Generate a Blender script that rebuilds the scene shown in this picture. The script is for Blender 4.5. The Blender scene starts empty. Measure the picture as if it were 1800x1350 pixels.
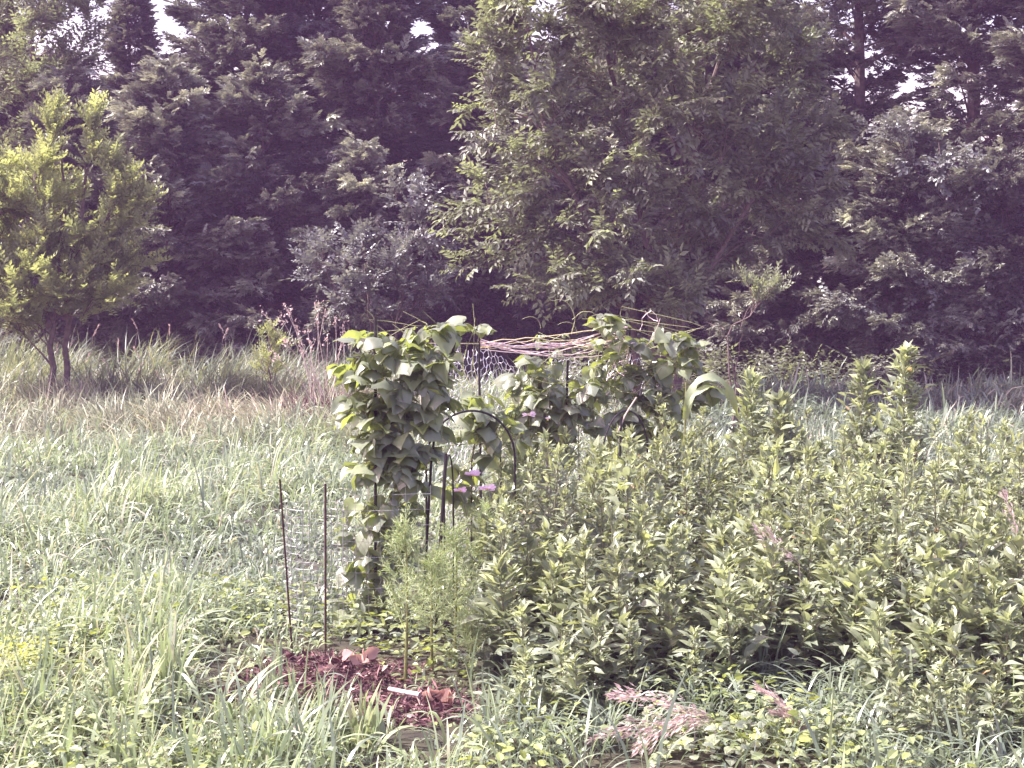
import bpy, math, random
import numpy as np
from mathutils import Vector

rng = np.random.default_rng(7)
R = math.radians
sc = bpy.context.scene
# ------------------------------------------------------------------ camera, sky, sun, exposure
F, CX, CY, YH, CAMH = 2854.0, 900.0, 675.0, 430.0, 2.4
PITCH = math.atan((CY - YH) / F)
cam = bpy.data.cameras.new('camera')
cam.sensor_width = 36.0
cam.lens = 36.0 * F / 1800.0
cam.clip_start, cam.clip_end = 0.1, 2000
camo = bpy.data.objects.new('camera', cam)
camo.location = (0, 0, CAMH)
camo.rotation_euler = (math.pi / 2 - PITCH, 0, 0)
sc.collection.objects.link(camo)
sc.camera = camo

SUN_EL, SUN_AZ = R(52), R(-84)            # azimuth measured from +Y (into the picture) towards +X
world = bpy.data.worlds.new("World")
sc.world = world
world.use_nodes = True
nt = world.node_tree
nt.nodes.clear()
sky = nt.nodes.new('ShaderNodeTexSky')
sky.sky_type = 'NISHITA'
sky.sun_disc = False
sky.sun_elevation = SUN_EL
sky.sun_rotation = SUN_AZ
sky.air_density, sky.dust_density, sky.ozone_density = 1.0, 2.5, 1.0
tint = nt.nodes.new('ShaderNodeMix')
tint.data_type, tint.blend_type = 'RGBA', 'MULTIPLY'
tint.inputs['Factor'].default_value = 1.0
tint.inputs['B'].default_value = (1.24, 0.89, 0.95, 1)      # white balance of the picture, in sky and ambient alike
bg = nt.nodes.new('ShaderNodeBackground')
bg.inputs['Strength'].default_value = 0.135
outw = nt.nodes.new('ShaderNodeOutputWorld')
nt.links.new(sky.outputs[0], tint.inputs['A'])
nt.links.new(tint.outputs['Result'], bg.inputs['Color'])
nt.links.new(bg.outputs[0], outw.inputs['Surface'])

sun = bpy.data.lights.new('sun', 'SUN')
sun.energy, sun.angle, sun.color = 4.4, R(0.6), (1.0, 0.96, 0.92)
suno = bpy.data.objects.new('sun', sun)
sd = Vector((math.sin(SUN_AZ) * math.cos(SUN_EL), math.cos(SUN_AZ) * math.cos(SUN_EL), math.sin(SUN_EL)))
suno.rotation_euler = sd.to_track_quat('Z', 'Y').to_euler()
suno.location = (0, 0, 30)
sc.collection.objects.link(suno)

sc.view_settings.view_transform = 'Standard'
sc.view_settings.look = 'None'
sc.view_settings.exposure = 1.7
sc.view_settings.gamma = 1.0
sc.render.engine = 'CYCLES'
cy = sc.cycles
cy.max_bounces, cy.diffuse_bounces, cy.glossy_bounces = 6, 4, 2
cy.transmission_bounces, cy.transparent_max_bounces, cy.volume_bounces = 4, 4, 1
cy.use_denoising = True

# ------------------------------------------------------------------ helpers
def at(px, py, Y):
    """point seen at photo pixel (px,py), at distance Y into the scene"""
    u, v = (px - CX) / F, -(py - CY) / F
    dy = math.cos(PITCH) + v * math.sin(PITCH)
    dz = -math.sin(PITCH) + v * math.cos(PITCH)
    k = Y / dy
    return np.array([u * k, Y, CAMH + dz * k])

def gz(x, y):
    x = np.asarray(x, float); y = np.asarray(y, float)
    z = 0.03 * np.sin(x * 1.3 + 0.4) * np.cos(y * 0.9) + 0.02 * np.sin(x * 2.9 + y * 2.1)
    mound = 0.06 * np.exp(-(((x + 1.05) / 0.40) ** 2 + ((y - 8.75) / 0.45) ** 2))
    mound += 0.03 * np.exp(-(((x + 0.48) / 0.22) ** 2 + ((y - 8.1) / 0.3) ** 2))
    return z + mound

def unit(v):
    return v / np.maximum(np.linalg.norm(v, axis=-1, keepdims=True), 1e-9)

def rdir(n):
    return unit(rng.normal(size=(n, 3)))

def frames(D, N):
    D = unit(D)
    X = np.cross(D, N)
    bad = np.linalg.norm(X, axis=1) < 1e-4
    X[bad] = np.cross(D[bad], np.array([1.0, 0.3, 0.1]))
    X = unit(X)
    Z = np.cross(X, D)
    return np.stack([X, D, Z], axis=-1)

class Geo:
    def __init__(s):
        s.v, s.f, s.r, s.n = [], [], [], 0
    def add(s, V, Fc, r=0.5):
        V = np.asarray(V, np.float32).reshape(-1, 3); Fc = np.asarray(Fc, np.int32)
        s.v.append(V); s.f.append(Fc + s.n)
        s.r.append(np.broadcast_to(np.asarray(r, np.float32), (len(V),)).copy())
        s.n += len(V)
    def inst(s, PV, PF, M, T, S=1.0, r=0.5):
        """copies of a small shape: PV verts, PF quads, M rotations, T places, S scales (K,) or (K,3)"""
        K = len(T)
        if K == 0: return
        S = np.asarray(S, float)
        if S.ndim == 0: S = np.full((K, 1, 1), float(S))
        elif S.ndim == 1: S = S[:, None, None]
        else: S = S[:, None, :]
        L = PV[None, :, :] * S
        V = np.einsum('kij,knj->kni', M, L) + T[:, None, :]
        Fc = PF[None] + (np.arange(K) * len(PV))[:, None, None]
        rr = np.repeat(np.broadcast_to(np.asarray(r, float), (K,)), len(PV))
        s.add(V.reshape(-1, 3), Fc.reshape(-1, PF.shape[1]), rr)
    def tube(s, P, rad, k=5, r=0.5):
        P = np.asarray(P, float); n = len(P)
        rad = np.broadcast_to(np.asarray(rad, float), (n,))
        T = np.gradient(P, axis=0)
        M = frames(T, np.tile(np.array([0.13, 0.31, 1.0]) if abs(unit(T[0])[2]) < 0.9 else np.array([0.2, 1.0, 0.1]), (n, 1)))
        a = np.arange(k) * 2 * math.pi / k
        ring = np.cos(a)[None, :, None] * M[:, None, :, 0] + np.sin(a)[None, :, None] * M[:, None, :, 2]
        V = P[:, None, :] + ring * rad[:, None, None]
        i = np.arange(n - 1)[:, None] * k; j = np.arange(k)[None, :]; j2 = (j + 1) % k
        Fc = np.stack([i + j, i + j2, i + k + j2, i + k + j], -1).reshape(-1, 4)
        s.add(V.reshape(-1, 3), Fc, r)
    def segs(s, A, B, rad, k=3, r=0.5):
        """many straight sticks at once"""
        A = np.asarray(A, float); B = np.asarray(B, float)
        D = B - A; L = np.linalg.norm(D, axis=1)
        a = np.arange(k) * 2 * math.pi / k
        PV = np.concatenate([np.stack([np.cos(a), 0 * a, np.sin(a)], 1), np.stack([np.cos(a), 0 * a + 1, np.sin(a)], 1)])
        j = np.arange(k); j2 = (j + 1) % k
        PF = np.stack([j, j2, k + j2, k + j], 1)
        rad = np.broadcast_to(np.asarray(rad, float), (len(A),))
        s.inst(PV, PF, frames(D, rdir(len(A))), A, np.stack([rad, L, rad], 1), r)
    def build(s, name, mat, parent=None, smooth=False):
        me = bpy.data.meshes.new(name)
        V = np.concatenate(s.v); nv = len(V)
        fl = [f for f in s.f if len(f)]
        sizes = np.concatenate([np.full(len(f), f.shape[1], np.int32) for f in fl])
        idx = np.concatenate([f.ravel() for f in fl]).astype(np.int32)
        me.vertices.add(nv); me.vertices.foreach_set('co', V.astype(np.float32).ravel())
        me.loops.add(len(idx)); me.loops.foreach_set('vertex_index', idx)
        me.polygons.add(len(sizes))
        st = np.zeros(len(sizes), np.int32); st[1:] = np.cumsum(sizes)[:-1]
        me.polygons.foreach_set('loop_start', st)
        me.polygons.foreach_set('use_smooth', np.full(len(sizes), smooth, bool))
        at_ = me.attributes.new('rnd', 'FLOAT', 'POINT')
        at_.data.foreach_set('value', np.concatenate(s.r).astype(np.float32))
        me.update(calc_edges=True)
        me.materials.append(mat)
        o = bpy.data.objects.new(name, me)
        sc.collection.objects.link(o)
        if parent: o.parent = parent
        return o

def tag(o, label, cat=None, group=None, kind=None):
    if label: o['label'] = label
    if cat: o['category'] = cat
    if group: o['group'] = group
    if kind: o['kind'] = kind
    return o

def empty(name, loc, label, cat, group=None):
    o = bpy.data.objects.new(name, None)
    o.empty_display_size = 0.1
    o.location = tuple(float(c) for c in loc)
    sc.collection.objects.link(o)
    return tag(o, label, cat, group)

def copy_tree(o, loc, rz=0.0, scale=1.0, label=None, group=None, tilt=(0, 0)):
    c = o.copy(); sc.collection.objects.link(c)
    c.location = tuple(float(q) for q in loc); c.rotation_euler = (tilt[0], tilt[1], rz)
    c.scale = (scale, scale, scale) if not isinstance(scale, tuple) else scale
    if label: c['label'] = label
    if group: c['group'] = group
    for ch in list(o.children):
        d = ch.copy(); sc.collection.objects.link(d); d.parent = c
        for g in list(ch.children):
            e = g.copy(); sc.collection.objects.link(e); e.parent = d
    return c

# ------------------------------------------------------------------ materials
def mat_leaf(name, stops, transl=0.4, rough=0.5, spec=0.5, tcol=(1.25, 1.2, 0.6), objvar=0.25):
    m = bpy.data.materials.new(name); m.use_nodes = True
    n, l = m.node_tree.nodes, m.node_tree.links
    n.clear()
    out = n.new('ShaderNodeOutputMaterial')
    a = n.new('ShaderNodeAttribute'); a.attribute_name = 'rnd'
    ramp = n.new('ShaderNodeValToRGB')
    cr = ramp.color_ramp
    while len(cr.elements) < len(stops): cr.elements.new(0.5)
    for e, (p, c) in zip(cr.elements, stops):
        e.position = p; e.color = (*c, 1)
    l.new(a.outputs['Fac'], ramp.inputs[0])
    oi = n.new('ShaderNodeObjectInfo')
    mr = n.new('ShaderNodeMapRange')
    mr.inputs['To Min'].default_value = 1 - objvar; mr.inputs['To Max'].default_value = 1 + objvar
    l.new(oi.outputs['Random'], mr.inputs['Value'])
    nz = n.new('ShaderNodeTexNoise'); nz.inputs['Scale'].default_value = 9.0; nz.inputs['Detail'].default_value = 2
    tc = n.new('ShaderNodeTexCoord'); l.new(tc.outputs['Object'], nz.inputs['Vector'])
    mr2 = n.new('ShaderNodeMapRange'); mr2.inputs['From Min'].default_value = 0.3; mr2.inputs['From Max'].default_value = 0.7
    mr2.inputs['To Min'].default_value = 0.78; mr2.inputs['To Max'].default_value = 1.2
    l.new(nz.outputs['Fac'], mr2.inputs['Value'])
    mu = n.new('ShaderNodeMath'); mu.operation = 'MULTIPLY'
    l.new(mr.outputs[0], mu.inputs[0]); l.new(mr2.outputs[0], mu.inputs[1])
    sca = n.new('ShaderNodeVectorMath'); sca.operation = 'SCALE'
    l.new(ramp.outputs[0], sca.inputs[0]); l.new(mu.outputs[0], sca.inputs['Scale'])
    p = n.new('ShaderNodeBsdfPrincipled')
    p.inputs['Roughness'].default_value = rough
    p.inputs['Specular IOR Level'].default_value = spec
    l.new(sca.outputs[0], p.inputs['Base Color'])
    if transl > 0:
        t = n.new('ShaderNodeBsdfTranslucent')
        mm = n.new('ShaderNodeVectorMath'); mm.operation = 'MULTIPLY'; mm.inputs[1].default_value = tcol
        l.new(sca.outputs[0], mm.inputs[0]); l.new(mm.outputs[0], t.inputs['Color'])
        mx = n.new('ShaderNodeMixShader'); mx.inputs[0].default_value = transl
        l.new(p.outputs[0], mx.inputs[1]); l.new(t.outputs[0], mx.inputs[2])
        l.new(mx.outputs[0], out.inputs['Surface'])
    else:
        l.new(p.outputs[0], out.inputs['Surface'])
    return m

def mat_plain(name, c1, c2, scale=20.0, rough=0.8, metal=0.0, bump=0.0, spec=0.4):
    m = bpy.data.materials.new(name); m.use_nodes = True
    n, l = m.node_tree.nodes, m.node_tree.links
    p = n['Principled BSDF']
    tc = n.new('ShaderNodeTexCoord')
    nz = n.new('ShaderNodeTexNoise'); nz.inputs['Scale'].default_value = scale; nz.inputs['Detail'].default_value = 6
    l.new(tc.outputs['Object'], nz.inputs['Vector'])
    ramp = n.new('ShaderNodeValToRGB')
    ramp.color_ramp.elements[0].position = 0.35; ramp.color_ramp.elements[0].color = (*c1, 1)
    ramp.color_ramp.elements[1].position = 0.65; ramp.color_ramp.elements[1].color = (*c2, 1)
    l.new(nz.outputs['Fac'], ramp.inputs[0]); l.new(ramp.outputs[0], p.inputs['Base Color'])
    p.inputs['Roughness'].default_value = rough; p.inputs['Metallic'].default_value = metal
    p.inputs['Specular IOR Level'].default_value = spec
    if bump:
        b = n.new('ShaderNodeBump'); b.inputs['Strength'].default_value = bump; b.inputs['Distance'].default_value = 0.02
        l.new(nz.outputs['Fac'], b.inputs['Height']); l.new(b.outputs[0], p.inputs['Normal'])
    return m

M = {}
M['ground'] = mat_plain('ground_soil', (0.03, 0.026, 0.02), (0.065, 0.06, 0.035), 6, 0.95, bump=0.4)
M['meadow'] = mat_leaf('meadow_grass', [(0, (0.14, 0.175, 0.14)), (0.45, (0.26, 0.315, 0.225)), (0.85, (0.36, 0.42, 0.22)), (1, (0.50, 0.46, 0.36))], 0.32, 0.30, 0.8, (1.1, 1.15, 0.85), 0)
M['tan'] = mat_leaf('tan_grass', [(0, (0.18, 0.22, 0.15)), (0.4, (0.30, 0.32, 0.21)), (0.8, (0.42, 0.39, 0.28)), (1, (0.50, 0.40, 0.34))], 0.35, 0.45, 0.5, (1.1, 1.0, 0.8), 0)
M['tallgrass'] = mat_leaf('tall_grass', [(0, (0.11, 0.14, 0.11)), (0.5, (0.20, 0.235, 0.16)), (1, (0.36, 0.35, 0.24))], 0.4, 0.42, 0.5, (1.15, 1.15, 0.7), 0)
M['clover'] = mat_leaf('ground_cover', [(0, (0.17, 0.21, 0.12)), (0.6, (0.28, 0.33, 0.15)), (0.93, (0.38, 0.42, 0.14)), (1, (0.70, 0.62, 0.06))], 0.4, 0.45, 0.5, (1.2, 1.2, 0.6), 0)
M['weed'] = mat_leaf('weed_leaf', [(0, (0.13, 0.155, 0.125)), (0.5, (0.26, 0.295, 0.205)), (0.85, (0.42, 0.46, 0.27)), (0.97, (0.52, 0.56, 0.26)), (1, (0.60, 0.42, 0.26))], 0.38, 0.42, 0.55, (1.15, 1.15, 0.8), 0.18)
M['weedstem'] = mat_plain('weed_stem', (0.12, 0.10, 0.07), (0.18, 0.19, 0.10), 30, 0.6)
M['bean'] = mat_leaf('bean_leaf', [(0, (0.16, 0.18, 0.135)), (0.5, (0.28, 0.31, 0.23)), (0.85, (0.40, 0.44, 0.27)), (1, (0.48, 0.54, 0.17))], 0.38, 0.30, 0.8, (1.4, 1.5, 0.4), 0)
M['vine'] = mat_plain('bean_stem', (0.26, 0.28, 0.12), (0.36, 0.36, 0.18), 30, 0.5)
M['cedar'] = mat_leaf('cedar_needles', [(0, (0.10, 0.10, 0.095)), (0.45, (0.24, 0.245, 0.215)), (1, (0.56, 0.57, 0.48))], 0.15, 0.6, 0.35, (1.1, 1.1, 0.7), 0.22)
M['broad'] = mat_leaf('tree_leaf', [(0, (0.17, 0.175, 0.145)), (0.6, (0.28, 0.295, 0.225)), (1, (0.42, 0.45, 0.28))], 0.4, 0.42, 0.5, (1.2, 1.3, 0.7), 0.1)
M['bright'] = mat_leaf('sapling_leaf', [(0, (0.21, 0.235, 0.15)), (0.6, (0.36, 0.39, 0.23)), (1, (0.52, 0.56, 0.30))], 0.45, 0.42, 0.5, (1.25, 1.25, 0.65), 0)
M['grey'] = mat_leaf('grey_leaf', [(0, (0.16, 0.165, 0.165)), (0.6, (0.24, 0.25, 0.245)), (1, (0.36, 0.37, 0.36))], 0.25, 0.36, 0.65, (1.1, 1.1, 0.8), 0)
M['bark'] = mat_plain('bark', (0.10, 0.07, 0.065), (0.19, 0.14, 0.125), 14, 0.9, bump=0.5)
M['feather'] = mat_leaf('feathery_leaf', [(0, (0.34, 0.41, 0.24)), (1, (0.54, 0.62, 0.37))], 0.35, 0.5, 0.3, (1.3, 1.2, 0.5), 0.1)
M['feathstem'] = mat_plain('feathery_stem', (0.17, 0.17, 0.06), (0.26, 0.25, 0.09), 25, 0.6)
M['pinkflower'] = mat_leaf('pink_petal', [(0, (0.86, 0.60, 0.76)), (1, (0.94, 0.78, 0.88))], 0.4, 0.6, 0.2, (1.05, 0.9, 1.0), 0)
M['paleflower'] = mat_leaf('pale_petal', [(0, (0.85, 0.70, 0.80)), (1, (0.9, 0.82, 0.88))], 0.4, 0.6, 0.2, (1.0, 0.95, 1.0), 0)
M['yellow'] = mat_leaf('yellow_petal', [(0, (0.75, 0.66, 0.05)), (1, (0.88, 0.80, 0.12))], 0.4, 0.6, 0.2, (1.0, 1.0, 0.6), 0)
M['metal'] = mat_plain('dark_stake', (0.012, 0.010, 0.014), (0.03, 0.022, 0.028), 30, 0.4)
M['rust'] = mat_plain('rusty_rod', (0.03, 0.012, 0.014), (0.08, 0.035, 0.03), 60, 0.7)
M['wire'] = mat_plain('galvanised_wire', (0.60, 0.57, 0.66), (0.78, 0.76, 0.82), 40, 0.4, metal=0.3)
M['fine'] = mat_plain('dull_wire', (0.26, 0.25, 0.27), (0.38, 0.37, 0.40), 40, 0.5, metal=0.3)
M['twine'] = mat_plain('pink_twine', (0.90, 0.66, 0.68), (0.95, 0.80, 0.78), 40, 0.8)
M['twiney'] = mat_plain('yellow_twine', (0.80, 0.66, 0.34), (0.88, 0.78, 0.50), 40, 0.8)
M['mulch'] = mat_leaf('red_mulch', [(0, (0.05, 0.022, 0.032)), (0.5, (0.15, 0.068, 0.078)), (0.85, (0.32, 0.18, 0.175)), (1, (0.58, 0.45, 0.40))], 0.1, 0.8, 0.3, (1, 0.8, 0.7), 0)
M['dead'] = mat_leaf('withered_leaf', [(0, (0.48, 0.30, 0.27)), (1, (0.68, 0.48, 0.42))], 0.2, 0.6, 0.4, (1, 0.85, 0.8), 0)
M['stick'] = mat_plain('bare_stick', (0.55, 0.40, 0.42), (0.70, 0.58, 0.58), 30, 0.7)
M['plume'] = mat_leaf('seed_plume', [(0, (0.38, 0.30, 0.29)), (0.6, (0.62, 0.50, 0.48)), (1, (0.86, 0.78, 0.72))], 0.35, 0.7, 0.2, (1.1, 0.9, 0.9), 0)
M['palestalk'] = mat_plain('dry_stalk', (0.40, 0.30, 0.28), (0.56, 0.45, 0.40), 30, 0.8)
M['corn'] = mat_leaf('corn_leaf', [(0, (0.34, 0.38, 0.30)), (1, (0.38, 0.46, 0.24))], 0.5, 0.3, 0.7, (1.4, 1.4, 0.3), 0)

# ------------------------------------------------------------------ small shapes
def leaf_proto(rows, widths, fold=0.25, droop=0.2, cup=0.0):
    """blade along +Y of length 1 : rows at t, half widths w; folded along the midrib"""
    V, Fc = [], []
    for t, w in zip(rows, widths):
        z = -droop * t * t
        V += [(-w, t, z + fold * w), (0, t, z), (w, t, z + fold * w)]
    n = len(rows)
    for i in range(n - 1):
        a = i * 3
        Fc += [(a, a + 1, a + 4, a + 3), (a + 1, a + 2, a + 5, a + 4)]
    return np.array(V, float), np.array(Fc)
L_LANCE = leaf_proto([0, .12, .4, .72, 1], [.02, .10, .19, .13, .004], 0.35, 0.22)
L_TOOTH = leaf_proto([0, .16, .30, .45, .62, 1], [.02, .05, .26, .24, .15, .004], 0.3, 0.25)
L_SIMPLE = leaf_proto([0, .45, 1], [.03, .24, .01], 0.3, 0.15)
L_SLIM = leaf_proto([0, .45, 1], [.02, .14, .01], 0.3, 0.2)
L_OVAL = leaf_proto([0, .25, .65, 1], [.05, .30, .30, .04], 0.25, 0.18)

def heart_proto(fold, droop, wave):
    V, Fc = [], []
    rows = [(-.13, .28, .22), (0, .02, .44), (.2, .02, .54), (.42, .02, .52), (.65, .02, .39), (.86, .01, .18), (1.0, 0, .01)]
    for k, (t, win, w) in enumerate(rows):
        for c in (-1, -.5, 0, .5, 1):
            x = (win if k == 0 and abs(c) < 1 and c != 0 else w * abs(c)) * (1 if c > 0 else -1 if c < 0 else 0)
            y = t if c else max(t, 0.0)
            if k == 0 and c == 0: y = -0.001
            z = fold * abs(x) - droop * t * abs(t) - 0.35 * droop * (x * x) * 3 + wave * math.sin(7 * t + 3 * c)
            V.append((x, y, z))
    for i in range(len(rows) - 1):
        for j in range(4):
            a = i * 5 + j
            Fc.append((a, a + 1, a + 6, a + 5))
    return np.array(V, float), np.array(Fc)
HEARTS = [heart_proto(0.28, 0.40, 0.03), heart_proto(-0.2, 0.6, 0.045), heart_proto(0.5, 0.3, 0.05)]

def spray_proto(n=13, L=1.0, seed=1):
    """flat feathery conifer spray along +Y"""
    r = np.random.default_rng(seed); V, Fc = [], []
    def strip(p, d, l, w):
        d = d / np.linalg.norm(d); s = np.cross(d, [0, 0, 1.0]); s /= max(np.linalg.norm(s), 1e-6)
        s = s * math.cos(1.0 * r.uniform(-1, 1)) + np.array([0, 0, 1]) * r.uniform(-.6, .6)
        b = len(V)
        m = p + d * l * .5 + np.array([0, 0, .04 * l])
        V.extend([p, m - s * w, p + d * l - np.array([0, 0, .1 * l]), m + s * w])
        Fc.append((b, b + 1, b + 2, b + 3))
    for i in range(n):
        t = (i + .5) / n
        side = 1 if i % 2 else -1
        a = r.uniform(.45, .95)
        l = (0.50 - .25 * t) * r.uniform(.7, 1.2)
        strip(np.array([0, t * .8, -.1 * t * t]), np.array([side * math.sin(a), math.cos(a), r.uniform(-.35, .35)]), l, .07)
    strip(np.array([0, 0, 0.]), np.array([0, 1, -.05]), 1.0, .03)
    strip(np.array([0, .6, -.05]), np.array([.1, 1, -.1]), .5, .05)
    return np.array(V, float) * L, np.array(Fc)
SPRAYS = [spray_proto(13, 1, s) for s in (1, 2, 3)]

def twig_proto(leaf, n=11, size=0.17, seed=1, hang=0.2, up=0.0):
    """leafy twig along +Y of length 1"""
    r = np.random.default_rng(seed); g = []
    V, Fc = [], []; b = 0
    PV, PF = leaf
    for i in range(n):
        t = 0.08 + 0.92 * i / (n - 1)
        side = 1 if i % 2 else -1
        a = r.uniform(.6, 1.25) * (1 - .5 * (t > .97))
        d = np.array([side * math.sin(a), math.cos(a), -hang + up + r.uniform(-.25, .25)])
        Mx = frames(d[None], np.array([[r.uniform(-.4, .4), r.uniform(-.4, .4), 1.0]]))[0]
        s = size * r.uniform(.75, 1.2)
        V.append((PV * s) @ Mx.T + np.array([0, t, -.12 * t * t])); Fc.append(PF + b); b += len(PV)
    V = np.concatenate(V)
    w = .006
    st = np.array([(-w, 0, 0), (w, 0, 0), (w * .5, 1, -.12), (-w * .5, 1, -.12)], float)
    V = np.concatenate([V, st]); Fc.append(np.array([[b, b + 1, b + 2, b + 3]]))
    return V, np.concatenate(Fc)

def blades(g, base, az, L, W, lean, curve, r, K=5, twist=0.3, flat=False):
    """arching grass blades, all at once"""
    n = len(base)
    t = np.linspace(0, 1, K + 1)[None, :]
    th = lean[:, None] + curve[:, None] * t ** 1.4
    dl = (L / K)[:, None]
    dh, dv = np.sin(th) * dl, np.cos(th) * dl
    h = np.concatenate([np.zeros((n, 1)), np.cumsum((dh[:, 1:] + dh[:, :-1]) / 2, 1)], 1)
    v = np.concatenate([np.zeros((n, 1)), np.cumsum((dv[:, 1:] + dv[:, :-1]) / 2, 1)], 1)
    ca, sa = np.cos(az)[:, None], np.sin(az)[:, None]
    sw = rng.normal(0, 0.12, (n, 1)) * t ** 2 * L[:, None]
    P = np.stack([base[:, 0:1] + h * ca - sw * sa, base[:, 1:2] + h * sa + sw * ca, base[:, 2:3] + v], -1)
    w = W[:, None] * np.clip(1.15 * (1 - t ** 2.2) * (0.55 + 0.9 * t ** 0.7), 0.03, 1) * 0.5
    tw = rng.uniform(-twist, twist, (n, 1)) + rng.normal(0, .35, (n, 1)) * t
    sx = -sa * np.cos(tw) + ca * np.sin(tw) * np.cos(th)
    sy = ca * np.cos(tw) + sa * np.sin(tw) * np.cos(th)
    sz = -np.sin(tw) * np.sin(th)
    S = np.stack([sx, sy, sz], -1) * w[..., None]
    V = np.stack([P - S, P + S], 2).reshape(n, -1, 3)
    i = np.arange(K) * 2
    PF = np.stack([i, i + 1, i + 3, i + 2], 1)
    Fc = PF[None] + (np.arange(n) * (2 * (K + 1)))[:, None, None]
    g.add(V.reshape(-1, 3), Fc.reshape(-1, 4), np.repeat(r, 2 * (K + 1)))

def px_of(x, y, z=0.0):
    """photo pixel of world points (used only to lay out the beds)"""
    dz = z - CAMH
    fw = y * math.cos(PITCH) - dz * math.sin(PITCH)
    upv = y * math.sin(PITCH) + dz * math.cos(PITCH)
    return CX + F * x / fw, CY - F * upv / fw

def build_haze():
    m = bpy.data.materials.new('haze_air'); m.use_nodes = True
    n, l = m.node_tree.nodes, m.node_tree.links; n.clear()
    o = n.new('ShaderNodeOutputMaterial'); v = n.new('ShaderNodeVolumePrincipled')
    v.inputs['Color'].default_value = (0.80, 0.46, 1.0, 1)
    v.inputs['Density'].default_value = 0.0012
    l.new(v.outputs[0], o.inputs['Volume'])
    m.cycles.homogeneous_volume = True
    g = Geo()
    x0, x1, y0, y1, z0, z1 = -34, 34, -3, 56, -1.2, 15.5
    V = [(x, y, z) for z in (z0, z1) for y in (y0, y1) for x in (x0, x1)]
    g.add(V, [(0, 2, 3, 1), (4, 5, 7, 6), (0, 1, 5, 4), (2, 6, 7, 3), (0, 4, 6, 2), (1, 3, 7, 5)])
    tag(g.build('haze', m), 'thin purplish morning haze between the camera and the wood', None, None, 'stuff')
build_haze()

# ------------------------------------------------------------------ ground
def build_ground():
    xs = np.unique(np.concatenate([np.linspace(-33, -14, 12), np.linspace(-14, 14, 150), np.linspace(14, 33, 12)]))
    ys = np.unique(np.concatenate([np.linspace(-2.8, 6, 6), np.linspace(6, 14, 90), np.linspace(14, 55, 70)]))
    X, Y = np.meshgrid(xs, ys)
    V = np.stack([X, Y, gz(X, Y)], -1).reshape(-1, 3)
    nx = len(xs); i = np.arange(len(ys) - 1)[:, None] * nx; j = np.arange(nx - 1)[None]
    Fc = np.stack([i + j, i + j + 1, i + nx + j + 1, i + nx + j], -1).reshape(-1, 4)
    g = Geo(); g.add(V, Fc)
    tag(g.build('ground', M['ground'], smooth=True), 'dark bare soil under the meadow and the weeds', None, None, 'structure')
build_ground()

# bed of tall weeds (world outline): nothing else grows thick there
def in_weeds(x, y):
    return (x > -0.16 + 0.05 * np.sin(y * 3)) & (y > 8.05 + 0.1 * np.sin(x * 4)) & (y < 13.2)
def in_garden(x, y):
    return (x > -1.0) & (x < 1.9) & (y > 9.2) & (y < 13.6)
def in_mulch(x, y):
    a = ((x + 1.03) / 0.42) ** 2 + ((y - 8.7) / 0.38) ** 2 < 1
    b = ((x + 0.47) / 0.27) ** 2 + ((y - 8.15) / 0.30) ** 2 < 1
    c = ((x + 0.75) / 0.32) ** 2 + ((y - 8.35) / 0.22) ** 2 < 1
    return a | b | c

def scatter(y0, y1, dens, marg=0.5):
    n = int(dens * (0.3153 * (y1 ** 2 - y0 ** 2) + 2 * marg * (y1 - y0)))
    y = np.sqrt(rng.uniform(y0 ** 2, y1 ** 2, n))
    x = rng.uniform(-1, 1, n) * (0.3153 * y + marg)
    return x, y

def clumped(y0, y1, dens, per, rad):
    x, y = scatter(y0, y1, dens / per)
    n = len(x); k = rng.poisson(per, n)
    idx = np.repeat(np.arange(n), k)
    ox, oy = rng.normal(0, rad, len(idx)), rng.normal(0, rad, len(idx))
    return x[idx] + ox, y[idx] + oy, ox, oy, idx, n

def patch(x, y, s=1.0, ph=0.0):
    return 0.5 + 0.25 * np.sin(x * 1.7 * s + ph + 1.3 * np.sin(y * .6 * s)) + 0.25 * np.sin(y * 1.1 * s + 2.1 * np.sin(x * .8 * s + ph))

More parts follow.
